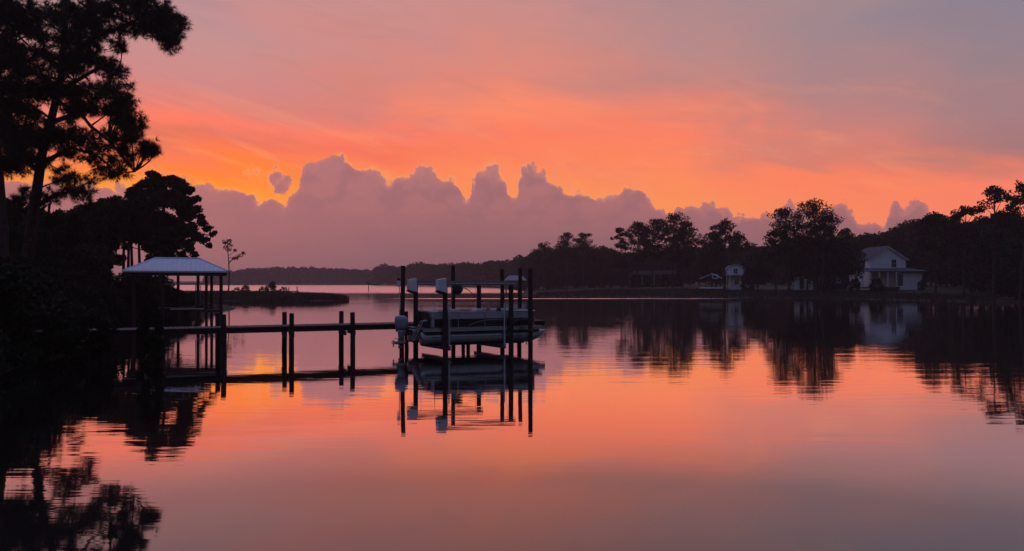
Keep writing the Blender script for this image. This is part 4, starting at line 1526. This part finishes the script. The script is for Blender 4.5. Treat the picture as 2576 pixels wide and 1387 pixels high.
grass_mass('marsh_grass', [(-26.5, 121), (-29.5, 117.8), (-38, 118.6), (-46, 118), (-64, 117), (-64, 148), (-52, 146), (-38, 133), (-28.5, 126)], spit_land, 26000, .75, 1.25, .16, 5,
           'dense dark marsh grass covering the low spit behind the walkway')
grass_mass('marsh_grass', [(4, 149.5), (16, 146.5), (31, 143.5), (46, 138.5), (58, 132.5), (66, 118.5), (70, 108), (80, 120), (66, 150), (44, 168), (6, 168)], right_land, 16000, .35, .85, .16, 6,
           'dark marsh grass fringing the opposite shore below the houses')

grass_mass('bank_grass', [(-17.4, 24), (-19.5, 33), (-23, 42), (-29.5, 52), (-31.5, 59), (-30.5, 65), (-28.7, 70.5), (-32.5, 83), (-50, 98), (-60, 80), (-45, 40), (-24, 22)], left_land, 14000, .25, .8, .07, 7,
           'dark rank grass along the left bank under the trees')

# bushes on the spit
G_S = 'bushes along the marsh spit'
sb_ = [broad_meshes(360 + q, 2.0, 2.6, 90, 0.20, 12, leaf2, 0.03) for q in range(3)]
for q, (px, py, D, w_, lab) in enumerate(((684, 711, 140, 1.25, 'largest round bush on the marsh spit, before the far water'), (663, 722, 139, .8, 'low bush against the left of the largest spit bush'),
                                          (712, 722, 141, .7, 'small round bush right of the largest spit bush'), (618, 718, 142, .9, 'small bush on the spit near the lone sapling'),
                                          (596, 724, 143, .7, 'tiny bush on the spit at the foot of the sapling'))):
    x = xat(px, D)
    zb = .4
    H = CAMH + (HY - py) / FPX * D - zb
    put_tree('marsh_bush', sb_[q % 3], (x, D, zb), q * 1.3, (w_ * .95, H / 2.0), lab, 'bush', G_S)
# thin sapling pine on the spit
R_ = np.random.default_rng(8)
D = 145.0
x0 = xat(573, D)
m = MB()
tr = [np.array((0 + .25 * math.sin(t * 4), 0, -.5 + t * 11.6)) for t in np.linspace(0, 1, 10)]
m.tube(tr, [0.16 * (1 - .7 * t) for t in np.linspace(0, 1, 10)], 6)
T = []
for (px, py, r) in ((570, 610, 8), (582, 617, 9), (563, 622, 7), (575, 628, 8), (590, 630, 5), (577, 606, 6), (604, 645, 8), (612, 637, 6), (597, 650, 6), (586, 651, 4), (566, 612, 5)):
    c = at(px, py, D)
    c = np.array((c.x - x0, R_.normal() * .4, c.z - .4))
    a = path_at(tr, min(1, max(.1, (c[2] - .6) / 11.6)))
    limb(m, a, c, .05, .02, R_, 0, 4, 4)
    rr = r / FPX * D
    T.append(leaf_cloud(R_, c, (rr, rr, rr * .8), 60, .26, 2.0))
sp_t = empty('pine_sapling', (x0, D, .4))
tag(sp_t, 'thin lone sapling pine with a lopsided crown on the marsh spit', 'pine tree')
link_mesh('trunk', m.mesh('trunk', bark), sp_t)
tag(link_mesh('crown', tri_mesh('crown', np.concatenate(T), needle), sp_t), kind='stuff')

# ------------------------------------------------------------------ near left bank
def traced_tree(name, D, trunk_pts, trunk_r, clumps, label, cat, seed, tuft=True, zbase=None, leafn=90, leafsize=.2, depth=2.2, limbs=(), squash=.8):
    """tree whose limbs and clumps are surveyed points; clumps given as (column, row, radius) on the bank at distance D"""
    R = np.random.default_rng(seed)
    base = at(trunk_pts[0][0], trunk_pts[0][1], D)
    root = empty(name, (base.x, base.y, base.z))
    tag(root, label, cat)
    bz = np.array((base.x, base.y, base.z))
    tr = [np.array(at(px, py, D)) - bz for px, py in trunk_pts]
    for i, p_ in enumerate(tr):
        p_[1] += .25 * math.sin(i * 1.3)
    m = MB()
    nT = len(tr)
    m.tube(tr, [trunk_r * (1 - .72 * i / (nT - 1)) for i in range(nT)], 9)
    lp = []
    for pts_ in limbs:
        q = [np.array(at(px, py, D + dd)) - bz for px, py, dd in pts_]
        m.tube(q, list(np.linspace(trunk_r * .42, trunk_r * .13, len(q))), 6)
        lp += q[1:]
    T = []
    twP, twD = [], []
    anchors = tr[1:] + lp
    for (px, py, r) in clumps:
        c = np.array(at(px, py, D + R.normal() * depth * .6)) - bz
        rr = r / FPX * D
        # nearest anchor below or beside
        best = min(anchors, key=lambda a: np.linalg.norm((a - c) * np.array((1, .5, 1))) + (2.0 if a[2] > c[2] + 1.0 else 0))
        limb(m, best, c, max(.03, trunk_r * .16), .018, R, .02, 5, 5)
        nt_ = max(7, int(54 * (rr / 1.0) ** 1.6)) if tuft else 5
        for q in range(nt_):
            d_ = R.normal(size=3)
            d_ /= np.linalg.norm(d_)
            e_ = c + d_ * np.array((rr, rr * 1.2, rr * squash)) * (R.random() ** .38) * 1.1
            mid = c + (e_ - c) * .35
            limb(m, c, e_, .016, .006, R, .03, 3, 3)
            v = (e_ - mid)
            v = v / (np.linalg.norm(v) + 1e-6)
            for t in (1.0, .72, .45):
                twP.append(c + (e_ - c) * t + R.normal(size=3) * .05)
                twD.append(v)
        if not tuft:
            nl = int(leafn * 2.6 * max(.25, rr ** 1.8))
            T.append(leaf_cloud(R, c, (rr * .96, rr, rr * squash * .95), nl // 2, leafsize, 2.0))
            for q in range(6):
                o_ = R.normal(size=3)
                o_ *= rr * .72 / (np.linalg.norm(o_) + 1e-6)
                rs = rr * (.26 + .26 * R.random())
                T.append(leaf_cloud(R, c + o_ * np.array((1.05, 1.0, .8)), (rs * 1.2, rs * 1.2, rs * .75), nl // 7, leafsize * .85, 1.8))
    if tuft:
        T.append(tufts(R, np.array(twP), np.array(twD), 20, .36, .024))
    link_mesh('trunk', m.mesh('trunk', bark), root)
    tag(link_mesh('crown', tri_mesh('crown', np.concatenate(T), needle if tuft else leaf), root), kind='stuff')
    return root


Z = 0.4026                                  # survey scale of the pine sheet
PC = [(950, 130, 120), (1080, 110, 75), (1100, 230, 60), (1120, 170, 50), (1070, 290, 55), (1000, 60, 90), (850, 60, 110), (880, 180, 90), (720, 60, 110), (760, 180, 80), (760, 310, 48), (730, 260, 50),
      (1010, 210, 70), (600, 80, 120), (480, 130, 140), (330, 90, 130), (180, 60, 110), (60, 60, 100), (420, 260, 140), (560, 250, 90), (540, 340, 100), (620, 400, 80), (690, 400, 55), (770, 450, 45),
      (700, 480, 60), (800, 530, 30), (130, 160, 80), (60, 300, 90), (250, 200, 100), (230, 330, 90), (110, 420, 110), (260, 470, 100), (380, 400, 110), (470, 430, 80), (60, 560, 110), (190, 580, 120),
      (330, 580, 120), (480, 560, 90), (600, 580, 100), (710, 590, 80), (760, 660, 80), (840, 740, 75), (870, 800, 50), (780, 790, 75), (690, 690, 70), (560, 660, 80), (450, 680, 80), (820, 860, 70),
      (930, 920, 55), (965, 950, 35), (880, 960, 60), (760, 900, 60), (690, 850, 55), (100, 660, 80), (60, 760, 100), (200, 720, 70), (70, 880, 130), (180, 880, 110), (300, 840, 120), (420, 850, 110), (540, 870, 100), (640, 920, 60),
      (120, 1010, 110), (250, 1010, 70), (420, 960, 70), (560, 980, 70), (620, 1050, 55), (700, 1000, 55), (800, 1010, 45), (470, 1110, 55), (390, 1130, 60), (380, 1060, 40), (560, 1130, 38), (680, 1100, 50),
      (430, 1200, 70), (540, 1210, 60), (330, 1230, 60), (120, 1250, 50), (160, 1200, 40), (750, 1080, 60)]


def fill(poly, gaps, n, r0, r1, seed):
    """further clump positions spread evenly through a crown's outline, leaving its gaps open"""
    R = np.random.default_rng(seed)
    p_ = np.asarray(poly, float)
    out_ = []
    while len(out_) < n:
        c = p_.min(0) + (p_.max(0) - p_.min(0)) * R.random(2)
        r = r0 + (r1 - r0) * R.random()
        if poly_signed(c[None, :], poly)[0] < r * .6:
            continue
        if any((c[0] - g[0]) ** 2 + (c[1] - g[1]) ** 2 < (g[2] + r * .6) ** 2 for g in gaps):
            continue
        out_.append((c[0], c[1], r))
    return out_


PC += [(x / Z, y / Z, r / Z) for x, y, r in ((40, 520, 20), (130, 556, 22), (165, 596, 20), (112, 620, 18), (190, 560, 22), (222, 522, 18), (30, 600, 22), (150, 640, 18), (20, 650, 20), (70, 640, 16))]
PC += fill([(0, -60), (1000, -60), (1150, 120), (1120, 280), (900, 260), (720, 240), (640, 330), (820, 520), (900, 720), (980, 940), (820, 1040), (640, 1080), (600, 960), (480, 1010), (330, 1010), (330, 1170), (100, 1120), (0, 1120)],
           [(610, 770, 45), (660, 290, 50), (480, 790, 30), (450, 1060, 60), (600, 1170, 60), (240, 960, 25), (60, 250, 25), (300, 740, 30), (20, 560, 20), (240, 470, 20)], 64, 36, 66, 3)
traced_tree('pine_tree', 43.0, [(45, 806), (56, 700), (72, 600), (98, 480), (112, 390), (128, 300), (146, 200), (160, 90), (172, -30), (180, -140)], .36,
            [(x * Z, y * Z, r * Z) for x, y, r in PC], 'tall leaning pine with long ragged limbs, nearest on the dark bank at left', 'pine tree', 5, True, limbs=(
                [(125, 310, 0), (200, 283, .3), (228, 318, .5), (277, 357, .8), (306, 392, .8), (338, 432, .6)],
                [(150, 160, 0), (240, 92, .4), (330, 60, .7), (420, 60, .8), (448, 110, .7)],
                [(138, 240, 0), (190, 205, -.4), (250, 170, -.5), (290, 180, -.5)],
                [(108, 410, 0), (180, 372, .3), (240, 390, .6), (280, 420, .6)],
                [(104, 440, 0), (60, 400, -.5), (20, 380, -.8)],
                [(90, 520, 0), (140, 490, -.3), (190, 480, -.4)],
                [(84, 545, 0), (125, 512, .4), (118, 575, .6), (128, 600, .6)],
                [(150, 170, 0), (90, 130, -.6), (30, 110, -.9)]), depth=1.8)
PC2 = [(0, 20, 60), (40, 60, 50), (-40, 50, 60), (10, 120, 55), (50, 160, 45), (-30, 140, 60), (0, 220, 60), (30, 270, 45), (-30, 250, 55), (10, 330, 55), (45, 380, 40), (-30, 350, 60), (0, 410, 40), (30, 420, 30)]
traced_tree('pine_tree', 40.0, [(2, 806), (3, 700), (4, 560), (3, 420), (-4, 280), (-8, 120), (-12, -60)], .30, PC2,
            'dark pine trunk and boughs cut by the left edge of the view', 'pine tree', 6, True, limbs=(
                [(-6, 150, 0), (20, 82, .3), (48, 93, .5), (80, 122, .6)], [(-6, 200, 0), (22, 118, .3), (55, 140, .4), (90, 170, .5)]), depth=1.5)

OAK = [(380, 438, 13), (396, 455, 20), (425, 458, 20), (452, 466, 22), (473, 478, 15), (486, 505, 11), (440, 505, 34), (470, 538, 26), (497, 500, 9), (497, 526, 14), (507, 560, 14), (522, 575, 11), (534, 590, 6), (540, 585, 4), (512, 605, 13), (525, 618, 7), (488, 596, 20),
       (468, 618, 20), (440, 585, 34), (400, 560, 44), (355, 520, 36), (312, 530, 32), (285, 545, 30), (330, 585, 38), (385, 612, 22), (425, 625, 22), (455, 640, 12), (488, 640, 10), (345, 480, 22), (370, 462, 18), (410, 500, 30), (505, 545, 9), (478, 630, 10)]
OAK += [(378, 652, 14), (400, 650, 18), (430, 652, 18), (455, 655, 14), (415, 675, 18), (445, 680, 14), (385, 680, 16), (470, 655, 9)]
OAK += fill([(378, 425), (458, 442), (495, 500), (488, 600), (478, 645), (330, 640), (260, 640), (240, 540), (300, 505)], [(362, 650, 10), (340, 645, 10)], 46, 14, 26, 4)
traced_tree('spreading_tree', 68.0, [(402, 762), (404, 700), (402, 640), (408, 570), (418, 500)], .38, OAK, 'dense broad-crowned tree with drooping right limbs behind the boathouse', 'tree', 9, False,
            leafn=420, leafsize=.26, depth=1.6, limbs=([(402, 640, 0), (440, 600, .4), (490, 590, .6), (530, 592, .6)], [(404, 620, 0), (360, 570, -.4), (310, 540, -.6)]))
OAK2 = [(300, 515, 26), (268, 520, 28), (235, 535, 30), (200, 548, 34), (250, 570, 40), (210, 600, 40), (290, 590, 30), (170, 590, 34), (150, 560, 24), (270, 625, 26), (220, 640, 30), (170, 640, 34), (320, 620, 14)]
OAK2 += fill([(340, 505), (200, 505), (110, 540), (100, 690), (300, 690)], [(340, 650, 20)], 40, 16, 28, 5)
traced_tree('spreading_tree', 72.0, [(262, 762), (260, 690), (262, 630), (255, 560), (250, 530)], .34, OAK2, 'dark broad tree filling the gap between the near pine and the boathouse', 'tree', 10, False, leafn=380, leafsize=.28)
# slim stems under the crowns left of the boathouse roof
G_ST = 'slim trunks left of the boathouse roof'
for i, (px, D, lab) in enumerate(((312, 70, 'slim dark trunk, leftmost of those left of the boathouse roof'), (322, 71, 'slim dark trunk, second of those left of the boathouse roof'), (331, 69, 'slim dark trunk, third of those left of the boathouse roof'),
                             (352, 70, 'slim dark trunk beside the wide sky gap above the boathouse roof'), (376, 72, 'slim dark trunk close above the boathouse ridge left end'))):
    R_ = np.random.default_rng(500 + i)
    H = 8.0
    zb = max(.3, left_land.h(xat(px, D), D))
    tr = trunk_path((0, 0, -.5), H, (0.0, 0), R_, .015)
    m = MB().tube(tr, [0.17 * (1 - .5 * t) for t in np.linspace(0, 1, len(tr))], 7)
    rt = empty('slim_tree', (xat(px, D), D, zb))
    tag(rt, lab, 'tree', G_ST)
    link_mesh('trunk', m.mesh('trunk', bark), rt)
    T = [leaf_cloud(R_, (R_.normal() * .5, R_.normal() * .5, H - .6 + q * .5), (1.0, 1.0, .7), 160, .24, 2.0) for q in range(3)]
    tag(link_mesh('crown', tri_mesh('crown', np.concatenate(T), leaf), rt), kind='stuff')

# trees and shrubs along the left bank
lp_ = [broad_meshes(400 + q, 8.0, 7.5, 620, .30, 26, leaf, .06) for q in range(3)]
for q, (px, py, D, ws, lab) in enumerate(((20, 500, 58, 1.0, 'dark bushy tree at the far left behind the pine trunks'), (95, 530, 60, 1.0, 'dark bushy tree just right of the leaning pine trunk'),
                                          (150, 545, 56, .9, 'dark bushy tree between the leaning pine and the broad trees'), (-60, 480, 56, 1.1, 'dark bushy tree cut off at the left edge of the view'),
                                          (60, 560, 50, .8, 'lower dark tree behind the foot of the leaning pine'), (225, 610, 60, .8, 'low dark tree on the bank left of the boathouse'))):
    x = xat(px, D)
    zb = max(.3, left_land.h(x, D))
    H = CAMH + (HY - py) / FPX * D - zb
    put_tree('bank_tree', lp_[q % 3], (x, D, zb), q * 1.1, (H / 8.0 * ws, H / 8.0), lab, 'tree', 'dark trees on the left bank')
bs_ = [broad_meshes(420 + q, 2.4, 2.8, 420, .15, 16, leaf2, .02) for q in range(3)]
SHR = [(-30, 660, 25, 1.3, 'tall dark shrub at the lower left edge of the view'), (25, 676, 27, 1.2, 'dark shrub at the water edge under the pine trunks'), (80, 715, 29, 1.1, 'dark shrub on the bank below the leaning pine foot'),
       (130, 752, 30, 1.0, 'rounded dark shrub on the bank, second from the leaning pine'), (175, 772, 32, 1.0, 'low dark shrub where the walkway meets the bank'), (215, 772, 35, 1.0, 'low dark shrub behind the shore end of the walkway'),
       (110, 690, 38, 1.2, 'dark shrub in the second row behind the walkway end'), (190, 715, 42, 1.2, 'dark shrub on the bank before the low dark tree'), (255, 728, 47, 1.1, 'dark shrub on the bank edge left of the boathouse'),
       (300, 732, 53, 1.0, 'dark shrub beside the shore end of the catwalk'), (340, 720, 54, 1.1, 'dark shrub against the left side of the boathouse'),
       (226, 786, 26.5, .8, 'low dark shrub hiding the shore end of the long walkway'),
       (365, 694, 62, 1.2, 'dark shrub seen under the boathouse roof, left of its middle post'), (405, 700, 65, 1.2, 'dark shrub behind the middle of the boathouse'), (445, 728, 66, 1.1, 'low dark shrub behind the boathouse hoist'),
       (480, 738, 69, 1.0, 'low dark shrub at the tip of the bank behind the boathouse'), (330, 690, 60, 1.2, 'dark shrub behind the boathouse left end'),
       (45, 650, 40, 1.3, 'tall dark shrub behind the pine trunks at left'), (150, 660, 52, 1.4, 'tall dark shrub under the bushy trees'), (235, 680, 58, 1.3, 'tall dark shrub in the shade of the broad trees')]
for q, (px, py, D, ws, lab) in enumerate(SHR):
    x = xat(px, D)
    zb = max(0.0, left_land.h(x, D))
    H = max(.8, CAMH + (HY - py) / FPX * D - zb)
    put_tree('bank_shrub', bs_[q % 3], (x, D, zb), q * .9, (max(.9, H / 2.4 * .8) * ws, H / 2.4), lab, 'shrub', 'dark shrubs on the left bank')
# shrub growing at the water's edge before the walkway
m1 = broad_meshes(440, 2.6, 1.5, 240, .13, 22, leaf2, .0)
put_tree('bank_shrub', m1, (xat(380, 26.5), 26.5, -.1), 0, (.62, .95), 'tall narrow dark shrub standing at the water before the walkway', 'shrub', 'dark shrubs on the left bank')

# ------------------------------------------------------------------ evening haze
hz = MB().box(-900, 900, -60, 1700, -3.4, 31.0)
hm = bpy.data.materials.new('evening_haze')
hm.use_nodes = True
t = hm.node_tree
for n_ in list(t.nodes):
    t.nodes.remove(n_)
ho = t.nodes.new('ShaderNodeOutputMaterial')
hv = t.nodes.new('ShaderNodeVolumePrincipled')
hv.inputs['Color'].default_value = (0.95, 0.80, 0.76, 1)
hv.inputs['Density'].default_value = 0.00035
hv.inputs['Anisotropy'].default_value = 0.5
t.links.new(hv.outputs[0], ho.inputs['Volume'])
tag(hz.build('haze', hm), kind='stuff')
